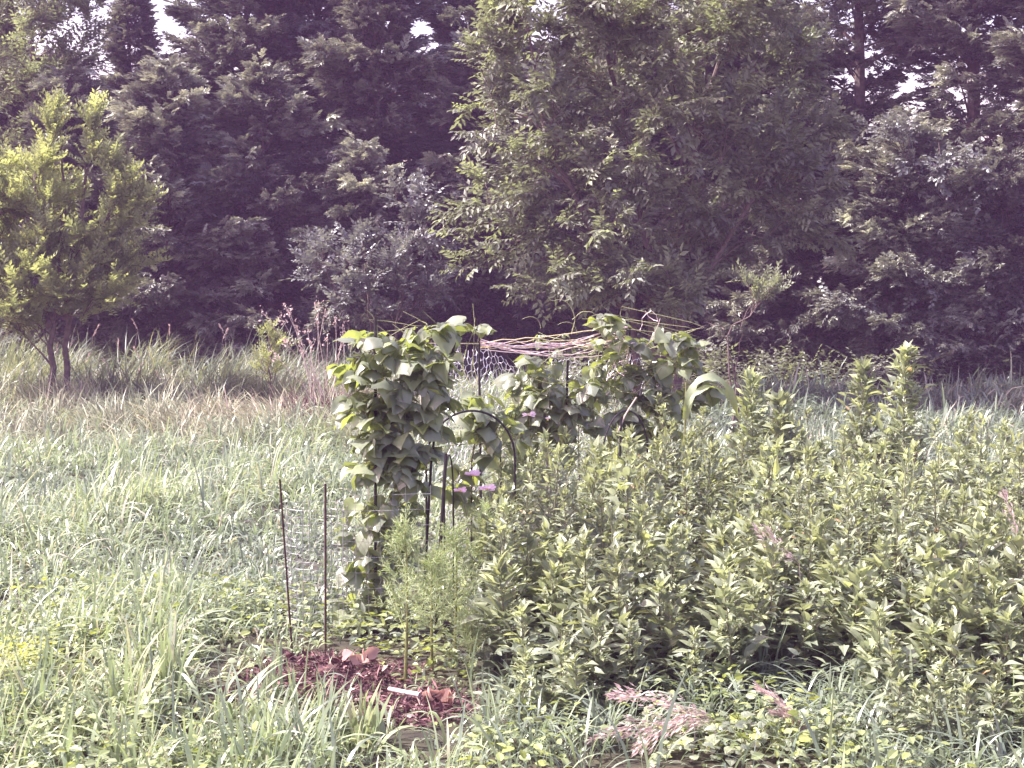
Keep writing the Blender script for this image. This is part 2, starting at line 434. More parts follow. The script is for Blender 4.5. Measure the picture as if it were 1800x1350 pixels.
def meadow():
    g = Geo()
    for (y0, y1, dens, per, rad, W, L, K) in ((6.4, 9.0, 1150, 22, .045, .0125, .27, 6), (9.0, 12.5, 950, 22, .06, .014, .30, 6), (12.5, 19.5, 560, 20, .08, .0165, .36, 5), (19.5, 30, 230, 16, .12, .024, .38, 4)):
        x, y, ox, oy, idx, nc = clumped(y0, y1, dens, per, rad)
        keep = ~in_mulch(x, y) | (rng.random(len(x)) < .28)
        keep &= ~in_weeds(x, y) | ((y < 8.9) & (rng.random(len(x)) < .25)) | (rng.random(len(x)) < .05)
        keep &= ~(in_garden(x, y) & (rng.random(len(x)) < .7))
        tanz = (y > 19.6) & (x < -1.9)
        keep &= ~(tanz & (rng.random(len(x)) < .85))
        keep &= ~((y > 26.5) & (x > 1))
        keep &= ~((x > -.2) & (y < 8.5) & (rng.random(len(x)) < .70))
        keep &= ~((x > .36) & (x < 1.25) & (y > 6.6) & (y < 7.7) & (rng.random(len(x)) < .75))
        keep &= ~((x > -.72) & (x < -.2) & (y > 7.35) & (y < 8.4) & (rng.random(len(x)) < .88))
        # the trodden edge beside the bed is sparse
        edge = (x > -1.7) & (x < -.1) & (y > 8.2) & (y < 9.8)
        keep &= ~(edge & (rng.random(len(x)) < .62))
        x, y, ox, oy, idx = x[keep], y[keep], ox[keep], oy[keep], idx[keep]
        n = len(x)
        cl = (rng.uniform(.45, 1.0, nc) + .45 * (rng.random(nc) < .3))[idx]; caz = rng.uniform(-math.pi, math.pi, nc)[idx]
        crn = rng.uniform(0, 1, nc)[idx]
        p = patch(x, y)
        az = np.arctan2(oy + .02 * np.sin(caz), ox + .03 + .02 * np.cos(caz)) + rng.normal(0, .7, n)
        Ln = L * cl * rng.uniform(.55, 1.25, n) * (.5 + .95 * p)
        Ln *= np.where((x > -.3) & (y < 9), .72, 1)
        Ln *= np.where((x > -1.9) & (x < -.1) & (y > 7.8) & (y < 10), .5, 1)
        Wd = W * rng.uniform(.5, 1.3, n)
        up = rng.random(n) < .16
        lean = np.where(up, rng.uniform(0, .25, n), rng.uniform(.1, .8, n))
        curve = np.where(up, rng.uniform(.2, 1.0, n), rng.uniform(1.5, 3.1, n))
        r = np.clip(.15 - .28 * ((x > 1.5) & (y > 14)) + .35 * p + .3 * crn + rng.normal(0, .14, n) + np.where((y < 9) & (x < 0), .2, 0), 0, .95)  # back right blades coloured darker, standing in for the shade of the trees
        r = np.where(rng.random(n) < .06, 1, r)
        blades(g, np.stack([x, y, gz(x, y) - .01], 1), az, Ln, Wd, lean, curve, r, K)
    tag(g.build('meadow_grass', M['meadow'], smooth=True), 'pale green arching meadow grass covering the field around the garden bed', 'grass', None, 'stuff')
    # broader clumps close to the camera
    g = Geo()
    x, y, ox, oy, idx, nc = clumped(6.4, 8.6, 170, 16, .06)
    keep = ~in_mulch(x, y) & ~in_weeds(x, y) & ((x < -.72) | (rng.random(len(x)) < .12))
    x, y, ox, oy, idx = x[keep], y[keep], ox[keep], oy[keep], idx[keep]
    n = len(x); cl = rng.uniform(.8, 1.3, nc)[idx]
    az = np.arctan2(oy, ox) + rng.normal(0, .5, n)
    up = rng.random(n) < .4
    blades(g, np.stack([x, y, gz(x, y) - .01], 1), az, .36 * cl * rng.uniform(.6, 1.15, n), .019 * rng.uniform(.6, 1.2, n),
           np.where(up, rng.uniform(0, .3, n), rng.uniform(.1, .5, n)), np.where(up, rng.uniform(.1, .5, n), rng.uniform(1.1, 2.3, n)),
           np.clip(rng.normal(.55, .2, n), 0, .9), 8, .25)
    tag(g.build('broad_grass', M['meadow'], smooth=True), 'broad bladed arching grass along the near edge of the field', 'grass', None, 'stuff')

def far_grass():
    # matted tan grass
    g = Geo()
    x, y, ox, oy, idx, nc = clumped(18.4, 27, 330, 30, .12)
    lim = 19.4 + 1.0 * np.sin(x * .9) + .5 * np.sin(x * 2.3)
    keep = (x < -1.3 + rng.normal(0, .35, len(x))) & ((y > lim) | (rng.random(len(x)) < .15))
    x, y, ox, oy, idx = x[keep], y[keep], ox[keep], oy[keep], idx[keep]
    n = len(x); p = patch(x, y, 1.6, 1.0); caz = rng.normal(2.6, .9, nc)[idx]
    az = caz + rng.normal(0, .5, n)
    flatm = rng.random(n) < .8
    blades(g, np.stack([x, y, gz(x, y) - .01], 1), az, (.34 + .4 * p) * rng.uniform(.6, 1.3, n), .013 * rng.uniform(.6, 1.5, n),
           np.where(flatm, rng.uniform(.7, 1.3, n), rng.uniform(.1, .5, n)), np.where(flatm, rng.uniform(.1, .7, n), rng.uniform(.3, 1.4, n)),
           np.clip(.0 + .7 * patch(x, y, 1.2, 2.0) + rng.normal(0, .2, n), 0, 1), 4)
    tag(g.build('tan_grass', M['tan'], smooth=True), 'flattened tan and straw coloured grass in a band before the trees', 'grass', None, 'stuff')
    # tall tufts in front of the tree line on the left
    g = Geo()
    x, y, ox, oy, idx, nc = clumped(23.6, 31.5, 190, 70, .19)
    keep = (x < -2.2 + rng.normal(0, .4, len(x)))
    x, y, ox, oy, idx = x[keep], y[keep], ox[keep], oy[keep], idx[keep]
    n = len(x); cl = rng.uniform(.3, 1.3, nc)[idx]; cr_ = rng.uniform(0, 1, nc)[idx]
    caz = rng.normal(.2, 1.2, nc)[idx]
    blades(g, np.stack([x, y, gz(x, y) - .01], 1), caz + rng.normal(0, .8, n), .85 * cl * rng.uniform(.6, 1.15, n), .014 * rng.uniform(.6, 1.5, n),
           rng.uniform(0, .6, n), rng.uniform(.4, 1.9, n), np.clip(.1 + .6 * cr_ + rng.normal(0, .15, n), 0, 1), 5)
    tag(g.build('tall_grass', M['tallgrass'], smooth=True), 'tall green and yellowish grass tufts before the dark cedars', 'grass', None, 'stuff')

def ground_cover():
    g = Geo()
    x, y = scatter(6.6, 10.6, 480)
    keep = ~in_mulch(x, y) & np.where(x < -.2, patch(x, y, 1.4, .5) + rng.normal(0, .2, len(x)) > .42, (y < 8.3) & (patch(x, y, 2.6, 3.0) + rng.normal(0, .15, len(x)) > .68)) & ~((x > -.8) & (x < -.15) & (y > 7.5) & (y < 8.6))
    x, y = x[keep], y[keep]
    n = len(x)
    T = np.stack([x, y, gz(x, y) + rng.uniform(.02, .24, n)], 1)
    D = unit(np.stack([rng.normal(0, 1, n), rng.normal(0, 1, n), rng.uniform(-.1, .6, n)], 1))
    N = unit(np.stack([rng.normal(0, .4, n), rng.normal(0, .4, n), np.ones(n)], 1))
    g.inst(*L_OVAL, frames(D, N), T, rng.uniform(.025, .065, n), np.clip(rng.normal(.5, .22, n), 0, .9))
    # pale yellow leafed patch
    c = at(32, 1175, 8.6); m = 240
    T = np.stack([c[0] + rng.normal(.05, .12, m), c[1] + rng.normal(0, .14, m), rng.uniform(.16, .26, m)], 1)
    g.inst(*L_OVAL, frames(rdir(m) * [1, 1, .3], np.tile([0, 0, 1.], (m, 1))), T, rng.uniform(.025, .045, m), rng.uniform(.86, .97, m))
    tag(g.build('ground_cover', M['clover']), 'small round green leaves of low plants among the near grass', 'ground cover', None, 'stuff')
    # dark understorey inside the weed bed and low grass on its front edge
    g = Geo()
    x, y, ox, oy, idx, nc = clumped(6.9, 9.3, 300, 16, .06)
    keep = (x > -.1) & (rng.random(len(x)) < np.where(y < 8.7, 1, .25)) & ~((x > .36) & (x < 1.25) & (y < 7.6) & (rng.random(len(x)) < .75))
    x, y, ox, oy, idx = x[keep], y[keep], ox[keep], oy[keep], idx[keep]
    n = len(x); az = np.arctan2(oy - .03, ox) + rng.normal(0, .5, n)
    blades(g, np.stack([x, y, gz(x, y) - .01], 1), az, .42 * rng.uniform(.5, 1.25, n), .0085 * rng.uniform(.6, 1.5, n),
           rng.uniform(.1, .6, n), rng.uniform(1.2, 2.6, n), np.clip(rng.normal(.35, .2, n), 0, .9), 7)
    tag(g.build('edge_grass', M['meadow'], smooth=True), 'thin arching grass blades along the foot of the tall weeds', 'grass', None, 'stuff')
    g = Geo()
    x, y = scatter(8.2, 13.5, 330, .3)
    keep = in_weeds(x, y) | in_garden(x, y)
    x, y = x[keep], y[keep]; n = len(x)
    T = np.stack([x, y, gz(x, y) + rng.uniform(.02, .4, n) * rng.random(n)], 1)
    D = unit(np.stack([rng.normal(0, 1, n), rng.normal(0, 1, n), rng.uniform(-.1, .8, n)], 1))
    g.inst(*L_LANCE, frames(D, unit(np.stack([rng.normal(0, .5, n), rng.normal(0, .5, n), np.ones(n)], 1))), T, rng.uniform(.05, .09, n), rng.uniform(0, .6, n))
    tag(g.build('undergrowth', M['weed']), 'low leafy undergrowth in the shade under the tall weeds', 'undergrowth', None, 'stuff')

meadow(); far_grass(); ground_cover()

# ------------------------------------------------------------------ trees
def trunk_geo(g, P, r0, r1, k=8):
    n = len(P); rad = np.linspace(r0, r1, n)
    g.tube(P, rad, k)

def cedar(loc, H, Rm, label, seed, nb=150, spr=.33, gaps=(), mat='cedar', group='cedars of the tree line', bare=0.12):
    rs = np.random.default_rng(seed)
    root = empty('cedar_tree', (*loc, float(gz(*loc)) - .02), label, 'tree', group)
    gt, gc = Geo(), Geo()
    zt = np.linspace(0, H, 12)
    wob = np.stack([.06 * np.sin(zt * .9 + seed), .06 * np.cos(zt * .7 + seed), zt], 1)
    trunk_geo(gt, wob, .03 * H * .55, .012)
    SP, SD, SS, SR = [], [], [], []
    for i in range(nb):
        t = bare * .3 + (1 - bare * .3) * ((i + rs.random()) / nb)
        z = t * H
        if any(a < z < b and rs.random() < q for a, b, q in gaps): continue
        prof = min(1, .7 + t * 2.0) * (1 - t) ** .5 + .06
        L = Rm * prof * rs.choice([.6, .85, 1.0, 1.15, 1.35]) * rs.uniform(.9, 1.1)
        a = i * 2.39996 + rs.uniform(-.4, .4)
        el = rs.uniform(.0, .75) + .4 * t
        hd = np.array([math.cos(a), math.sin(a), 0]); side = np.array([-hd[1], hd[0], 0])
        n = 5; s = np.linspace(0, 1, n)
        P = np.array([0, 0, z]) + hd * (L * s)[:, None] * math.cos(el) + np.array([0, 0, 1]) * (L * (math.sin(el) * s - .28 * s ** 2.2 + .10 * s ** 5))[:, None]
        gt.tube(P, np.linspace(.008 + .012 * L, .004, n), 4)
        m = int(14 + 60 * L)
        ss = rs.uniform(.12, 1.0, m) ** .8
        q = np.stack([np.interp(ss, s, P[:, c]) for c in range(3)], 1)
        wd = (1.08 - ss) * .42 * L + .08
        off = rs.uniform(-1, 1, m) * wd
        q = q + side * off[:, None] + np.array([0, 0, 1]) * (rs.normal(0, .07, m) - .12 * np.abs(off))[:, None]
        d = hd + side * (np.sign(off) * rs.uniform(.1, 1.0, m))[:, None] + np.array([0, 0, 1]) * rs.normal(-.02 + .5 * t, .32, m)[:, None]
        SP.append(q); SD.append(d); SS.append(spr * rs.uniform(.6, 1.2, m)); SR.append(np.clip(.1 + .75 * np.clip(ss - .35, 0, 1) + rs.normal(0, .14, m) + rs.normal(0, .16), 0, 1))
    q, d, s_, r_ = map(np.concatenate, (SP, SD, SS, SR))
    kk = rs.integers(0, 3, len(q))
    Nn = np.stack([rs.normal(0, .5, len(q)), rs.normal(0, .5, len(q)), np.ones(len(q))], 1)
    Mx = frames(d, Nn)
    for k in range(3):
        w = kk == k
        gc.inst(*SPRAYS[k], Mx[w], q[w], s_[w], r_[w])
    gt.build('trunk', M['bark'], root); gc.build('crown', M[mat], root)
    return root

def leafy(name, loc, stems, blobs, ntips, twigs, leafkind, tw_len, mat, label, seed, group=None, trunk_r=.1, hang=.2, updir=0.0, nleaf=11, lsize=.17, per=16, bark='bark'):
    """broadleaf tree: stems rise, limbs reach to points inside the crown lobes, twigs line the limbs"""
    rs = np.random.default_rng(seed)
    base = np.array([loc[0], loc[1], float(gz(*loc)) - .03])
    root = empty(name, base, label, 'tree' if 'tree' in name or name == 'sapling' else 'bush', group)
    gt, gc = Geo(), Geo()
    SN, SR_ = [], []
    for st in stems:
        P = np.array(st, float) - base
        n = 14; s = np.linspace(0, 1, len(P)); q = np.linspace(0, 1, n)
        Q = np.stack([np.interp(q, s, P[:, c]) for c in range(3)], 1)
        Q[1:-1] += rs.normal(0, .03, (n - 2, 3)) * np.array([1, 1, 0])
        gt.tube(Q, np.linspace(trunk_r, trunk_r * .22, n), 7)
        SN.append(Q); SR_.append(np.linspace(trunk_r, trunk_r * .22, n))
    SN = np.concatenate(SN); SR_ = np.concatenate(SR_)
    vol = np.array([b[3] * b[5] for b in blobs], float); vol /= vol.sum()
    protos = [twig_proto(leafkind, nleaf, lsize, k + seed, hang, updir) for k in range(3)]
    TP, TD, TS, TR = [], [], [], []
    for bi, b in enumerate(blobs):
        c = np.array(b[:3]) - base; rx, ry, rz = b[3], b[4], b[5]
        nt_ = max(3, int(ntips * vol[bi]))
        for _ in range(nt_):
            u = rs.normal(size=3); u /= np.linalg.norm(u)
            tip = c + u * np.array([rx, ry, rz]) * rs.uniform(.55, 1.0) ** .5
            dist = np.linalg.norm((SN - tip) * [1, 1, .8], axis=1) + np.where(SN[:, 2] > tip[2] - .15, 2.0, 0) + rs.uniform(0, .35, len(SN))
            j = int(np.argmin(dist)); s0 = SN[j]
            n = 6; s = np.linspace(0, 1, n)[:, None]
            ln = np.linalg.norm(tip - s0)
            P = s0 + (tip - s0) * s + np.array([0, 0, 1]) * (math.sin(0) + .16 * ln * np.sin(s * math.pi)) + rs.normal(0, .025 * ln, (n, 3)) * np.sin(s * math.pi)
            gt.tube(P, np.linspace(min(SR_[j] * .6, .006 + .011 * ln), .003, n), 4)
            SNx = P[3:4]
            SN = np.concatenate([SN, SNx]); SR_ = np.append(SR_, .012)
            m = rs.poisson(per)
            ss = rs.uniform(.35, 1.02, m)
            q = np.stack([np.interp(ss, s[:, 0], P[:, c_]) for c_ in range(3)], 1)
            out = unit(tip - s0)
            d = out + rs.normal(0, .55, (m, 3)) + np.array([0, 0, updir * 1.2])
            TP.append(q); TD.append(d); TS.append(tw_len * rs.uniform(.6, 1.25, m)); TR.append(np.clip(rs.normal(.45, .2, m) + rs.normal(0, .1), 0, 1))
    q, d, s_, r_ = map(np.concatenate, (TP, TD, TS, TR))
    Mx = frames(d, np.stack([rs.normal(0, .4, len(q)), rs.normal(0, .4, len(q)), np.ones(len(q))], 1))
    kk = rs.integers(0, 3, len(q))
    for k in range(3):
        w = kk == k
        gc.inst(*protos[k], Mx[w], q[w], s_[w], r_[w])
    gt.build('trunk', M[bark], root); gc.build('crown', M[mat], root)
    return root

def blob(px, py, Y, rpx, rpy, dep=None):
    c = at(px, py, Y); k = Y / F
    return (c[0], c[1], c[2], rpx * k, dep if dep else rpx * k * .9, rpy * k)

def gx(px, Y): return (px - CX) / F * Y

def woods():
    spec = [ # px, Y, H, R, seed, label, gaps
        (242, 36, 7.9, .95, 11, 'narrow dark cedar standing against the pink sky gap', ()),
        (444, 33, 10.5, 2.05, 12, 'broad dark cedar with drooping sprays right of the sky gap', ()),
        (560, 34.5, 11, 2.1, 13, 'tall cedar between the broad dark cedar and the pale tipped one', ()),
        (665, 31.5, 8.9, 1.8, 14, 'cedar with pale upright tips and grey sprays near the leafy tree', ()),
        (300, 30.5, 5.6, 1.8, 15, 'lower cedar sweeping the grass right of the yellow green tree', ()),
        (1500, 30.5, 11.0, 2.2, 16, 'dark cedar pierced by bright sky gaps right of the leafy tree', ((4.3, 5.5, .5),)),
        (1700, 29.5, 11.5, 2.3, 17, 'tall dark cedar on the right with patches of sky in its crown', ((4.4, 5.5, .45),)),
    ]
    protos = []
    for px, Y, H, Rm, seed, lab, gaps in spec:
        protos.append(cedar((gx(px, Y), Y), H, Rm, lab, seed, nb=int(30 + 9 * H), gaps=gaps))
    cp = [ # source, px, Y, scale, rot, label
        (4, 470, 31.0, 1.0, 2.0, 'low spreading cedar behind the dry pink stalks'),
        (4, 845, 31.5, 1.1, 4.0, 'low cedar hidden in shade behind the bean trellis'),
        (2, 830, 34.5, .88, 1.1, 'tall cedar just behind the left edge of the leafy tree'),
        (4, 1420, 29.2, .85, 0.9, 'small dark cedar at the foot of the leafy tree on its right'),
        (1, 1240, 35, .8, 3.1, 'cedar almost hidden behind the big leafy tree'),
        (3, 1040, 34.5, .9, 2.1, 'dark cedar showing through the middle of the leafy tree'),
        (4, 1590, 28.2, .8, 5.0, 'low cedar with grey sprays at the edge of the right grass'),
        (3, 1850, 28.2, 1.0, 4.2, 'cedar cut by the right border of the photo'),
        (1, 20, 37, .72, 0.4, 'cedar behind the pale leafy tree in the far corner'),
        (4, 130, 31.5, 1.0, 3.3, 'low cedar filling the shade behind the yellow green tree'),
        (1, 0, 34, .8, 5.2, 'cedar behind the yellow green tree at the photo border'),
        (4, 1330, 31.5, 1.25, 1.7, 'shaded cedar behind the bare sapling stems'),
        (4, 1120, 31.5, 1.2, 5.9, 'shaded cedar behind the trunks of the leafy tree'),
        (4, 1760, 27.6, .7, 1.2, 'smallest cedar bending over the grass near the right border'),
        (4, 640, 30.2, .75, .3, 'small cedar behind the grey leaved bush'),
    ]
    for s, px, Y, k, rz, lab in cp:
        copy_tree(protos[s], (gx(px, Y), Y, float(gz(gx(px, Y), Y)) - .02), rz, k, lab)
    k = 0
    for px in range(-150, 2051, 130):
        Y = 38 + 2.5 * ((k * 37) % 5) / 5; s = .62 + .13 * ((k * 53) % 7) / 7
        if 150 < px < 330: s *= .8
        if px > 1380: s *= .68
        copy_tree(protos[(1, 2, 5)[k % 3]], (gx(px, Y), Y, 0), k * 1.9, (s * 1.25, s * 1.25, s), 'dim cedar deep in the back row of the wood', 'cedars in the back row')
        k += 1
    # shade-loving growth at the foot of the wood
    g = Geo()
    x, y = scatter(26.5, 44, 45, 2)
    n = len(x); ok = (x > 0.8) | (y > 30.5); x, y = x[ok], y[ok]; n = len(x)
    T = np.stack([x, y, gz(x, y) + rng.uniform(0, 1.0, n) ** 1.5 * (.5 + .06 * (y - 27))], 1)
    g.inst(*twig_proto(L_SIMPLE, 9, .2, 5), frames(unit(np.stack([rng.normal(0, 1, n), rng.normal(0, 1, n), rng.uniform(0, 1.6, n)], 1)), np.tile([0.1, .1, 1.], (n, 1))), T, rng.uniform(.25, .5, n), rng.uniform(0, .7, n))
    tag(g.build('forest_undergrowth', M['broad']), 'dim leafy undergrowth at the foot of the wood', 'undergrowth', None, 'stuff')

woods()

def broadleaf():
    # central tree
    Y = 25.0
    b = [blob(1130, -60, Y, 300, 170), blob(1000, 90, Y, 170, 120), blob(1250, 90, Y, 190, 140), blob(950, 220, Y, 150, 90), blob(1180, 240, Y, 230, 130),
         blob(1350, 240, Y, 120, 130), blob(895, 385, Y, 145, 55), blob(1080, 400, Y, 190, 90), blob(1330, 380, Y, 130, 70), blob(1200, 455, Y, 130, 45),
         blob(850, 460, Y, 110, 26), blob(865, 290, Y, 80, 30), blob(870, 60, Y, 60, 45), blob(1420, 300, Y, 70, 60), blob(1440, 430, Y, 40, 20), blob(1000, 510, Y, 120, 30), blob(1410, 110, Y, 40, 60), blob(1130, 510, Y - 1, 130, 40), blob(1060, 470, Y - 1.2, 120, 40), blob(1220, 500, Y - .8, 60, 35)]
    g0 = lambda px, Yy=Y: [gx(px, Yy), Yy, -.05]
    stems = [[g0(1150), at(1150, 520, Y), at(1120, 330, Y), at(1060, 60, Y), at(1040, -160, Y)],
             [g0(1176, Y + .15), at(1180, 520, Y + .15), at(1215, 300, Y + .3), at(1290, 40, Y + .3), at(1300, -150, Y)],
             [g0(1120, Y + .3), at(1115, 540, Y + .3), at(1040, 400, Y - .2), at(960, 250, Y - .4), at(930, 60, Y - .3)],
             [g0(1190, Y - .2), at(1200, 540, Y - .2), at(1280, 420, Y - .3), at(1370, 260, Y - .2)]]
    leafy('broadleaf_tree', (gx(1155, Y), Y), stems, b, 450, 0, L_SIMPLE, .36, 'broad', 'big leafy tree with several trunks arching over the bean trellis', 3, None, .075, .30, -.05, 9, .33, 18)
    # yellow green tree on the left
    Y = 24.0
    b = [blob(50, 330, Y, 80, 60), blob(20, 420, Y, 100, 80), blob(140, 400, Y, 90, 60), blob(205, 360, Y, 45, 55), blob(100, 245, Y, 20, 50), blob(160, 235, Y, 18, 50),
         blob(235, 385, Y, 35, 35), blob(235, 475, Y, 40, 30), blob(90, 500, Y, 120, 60), blob(-60, 400, Y, 90, 120), blob(40, 560, Y, 60, 20), blob(-40, 520, Y, 60, 40), blob(60, 545, Y - .5, 80, 30), blob(150, 530, Y - .3, 70, 32), blob(100, 205, Y, 7, 35), blob(166, 215, Y, 8, 45), blob(205, 300, Y, 10, 30), blob(185, 470, Y, 70, 40)]
    stems = [[g0(90, Y), at(88, 560, Y), at(80, 440, Y), at(60, 320, Y)],
             [g0(118, Y + .1), at(120, 560, Y + .1), at(160, 440, Y), at(205, 350, Y)],
             [at(88, 575, Y), at(70, 540, Y), at(0, 440, Y), at(-50, 360, Y)],
             [at(89, 560, Y), at(100, 500, Y), at(110, 380, Y), at(105, 230, Y)],
             [at(116, 560, Y + .1), at(120, 480, Y), at(150, 350, Y), at(162, 210, Y)]]
    leafy('broadleaf_tree', (gx(92, Y), Y), stems, b, 235, 0, L_SIMPLE, .40, 'bright', 'small yellow green tree with upright leafy shoots at the meadow edge', 5, None, .055, .0, .45, 15, .20, 15)
    # pale tree top left
    Y = 32.5
    b = [blob(50, 60, Y, 130, 110), blob(20, 220, Y, 140, 90), blob(110, 10, Y, 70, 60), blob(60, -100, Y, 120, 80), blob(120, 160, Y, 60, 70)]
    stems = [[g0(40, Y), at(40, 400, Y), at(60, 200, Y), at(60, 0, Y), at(60, -150, Y)], [g0(20, Y), at(0, 350, Y), at(-20, 150, Y), at(0, 0, Y)]]
    leafy('broadleaf_tree', (gx(40, Y), Y), stems, b, 170, 0, L_SIMPLE, .45, 'broad', 'pale sunlit leafy tree rising in the far corner beside the sky gap', 6, None, .10, .1, .1, 10, .24, 16)
    # grey leaved bush before the cedars
    Y = 28.6
    b = [blob(620, 480, Y, 110, 45), blob(700, 430, Y, 90, 40), blob(580, 440, Y, 70, 25), blob(690, 510, Y, 110, 45), blob(720, 360, Y, 60, 40), blob(750, 470, Y, 70, 60)]
    stems = [[g0(650, Y), at(650, 560, Y), at(640, 440, Y)], [g0(690, Y), at(700, 540, Y), at(720, 350, Y)], [g0(630, Y), at(600, 540, Y), at(560, 440, Y)]]
    leafy('bush', (gx(665, Y), Y), stems, b, 120, 0, L_OVAL, .30, 'grey', 'grey leaved bush in front of the cedars left of the leafy tree', 8, None, .025, .1, .1, 8, .26, 9)
    # silvery hanging leaves on the right
    Y = 27.6
    b = [blob(1640, 500, Y, 80, 22), blob(1750, 520, Y, 60, 45), blob(1650, 290, Y, 110, 28), blob(1770, 330, Y, 80, 30), blob(1560, 230, Y, 60, 20), blob(1600, 610, Y, 60, 18), blob(1700, 450, Y, 60, 25), blob(1480, 530, Y, 50, 16)]
    stems = [[g0(1690, Y), at(1690, 560, Y), at(1670, 400, Y), at(1650, 250, Y)], [g0(1730, Y), at(1760, 500, Y), at(1770, 300, Y)]]
    leafy('broadleaf_tree', (gx(1700, Y), Y), stems, b, 110, 0, L_OVAL, .30, 'grey', 'slender tree with silvery leaves hanging before the right cedars', 9, None, .03, .3, 0, 8, .26, 11)
    # sapling beside the beans
    Y = 20.5
    b = [blob(1365, 495, Y, 22, 26), blob(1330, 510, Y, 30, 12), blob(1300, 490, Y, 15, 8)]
    stems = [[g0(1296, Y), at(1290, 640, Y), at(1275, 580, Y), at(1240, 565, Y)], [g0(1296, Y), at(1275, 575, Y), at(1310, 560, Y), at(1340, 530, Y), at(1370, 480, Y)],
             [g0(1304, Y), at(1298, 640, Y), at(1303, 545, Y)]]
    leafy('sapling', (gx(1296, Y), Y), stems, b, 16, 0, L_SIMPLE, .20, 'broad', 'thin bare stemmed sapling with a leafy top right of the beans', 10, None, .013, .0, .4, 10, .26, 7)
broadleaf()

# ------------------------------------------------------------------ weeds
def make_weed(seed, H, top=0.0, dense=1.0, ls=1.0, lance=.55, bush=1.0):
    rs = np.random.default_rng(seed)
    root = empty('weed_plant', (0, 0, 0), None, 'weed')
    gs, gl = Geo(), Geo()
    z = np.linspace(0, H, 9)
    P = np.stack([.03 * H * np.sin(z * 2.2 / H + seed) * z / H, .03 * H * np.cos(z * 1.9 / H + seed * 2) * z / H, z], 1)
    gs.tube(P, np.linspace(.0055 + .002 * H, .0018, 9), 5)
    at_ = lambda s: np.array([np.interp(s, z / H, P[:, c]) for c in range(3)])
    Q, D, S, Rr, NN = [], [], [], [], []
    nn = int(30 * H * dense) + 8
    for i in range(nn):
        t = .08 + .92 * (i / nn) ** .85
        p = at_(t); a = i * 2.39996 + rs.uniform(-.3, .3)
        up = .25 + .9 * t + rs.normal(0, .1)
        bl = H * .34 * (1 - t) ** .8 * rs.uniform(.3, 1.15) * bush + .014 + .03 * top * (t > .6)
        hd = np.array([math.cos(a) * math.cos(up), math.sin(a) * math.cos(up), math.sin(up)])
        m = int(2 + bl * 34)
        e = p + hd * bl
        if bl > .04: gs.segs([p], [e], .0016)
        for j in range(m):
            f = (j + 1) / m
            q = p + hd * bl * f + rs.normal(0, .006, 3)
            az = a + rs.uniform(-1.5, 1.5); u2 = rs.uniform(-.25, .9) + .65 * t * t
            D.append([math.cos(az) * math.cos(u2), math.sin(az) * math.cos(u2), math.sin(u2)]); Q.append(q)
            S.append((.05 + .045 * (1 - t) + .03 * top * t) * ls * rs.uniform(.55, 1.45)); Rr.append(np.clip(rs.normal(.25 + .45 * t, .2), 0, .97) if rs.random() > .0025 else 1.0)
    for j in range(10):   # tuft at the tip
        az = rs.uniform(0, 6.28); u2 = rs.uniform(.5, 1.4)
        D.append([math.cos(az) * math.cos(u2), math.sin(az) * math.cos(u2), math.sin(u2)]); Q.append(at_(1.0) - [0, 0, rs.uniform(0, .05)]); S.append(rs.uniform(.035, .065) * (1 + top)); Rr.append(rs.uniform(.5, .95))
    Q, D, S, Rr = map(np.array, (Q, D, S, Rr))
    N = unit(np.stack([rs.normal(0, .35, len(Q)), rs.normal(0, .35, len(Q)), np.ones(len(Q))], 1))
    Mx = frames(D, N); w = rs.random(len(Q)) < lance
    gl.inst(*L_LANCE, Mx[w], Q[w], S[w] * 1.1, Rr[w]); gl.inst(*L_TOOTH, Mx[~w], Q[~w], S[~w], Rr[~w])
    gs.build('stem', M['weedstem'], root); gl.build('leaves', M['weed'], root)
    return root

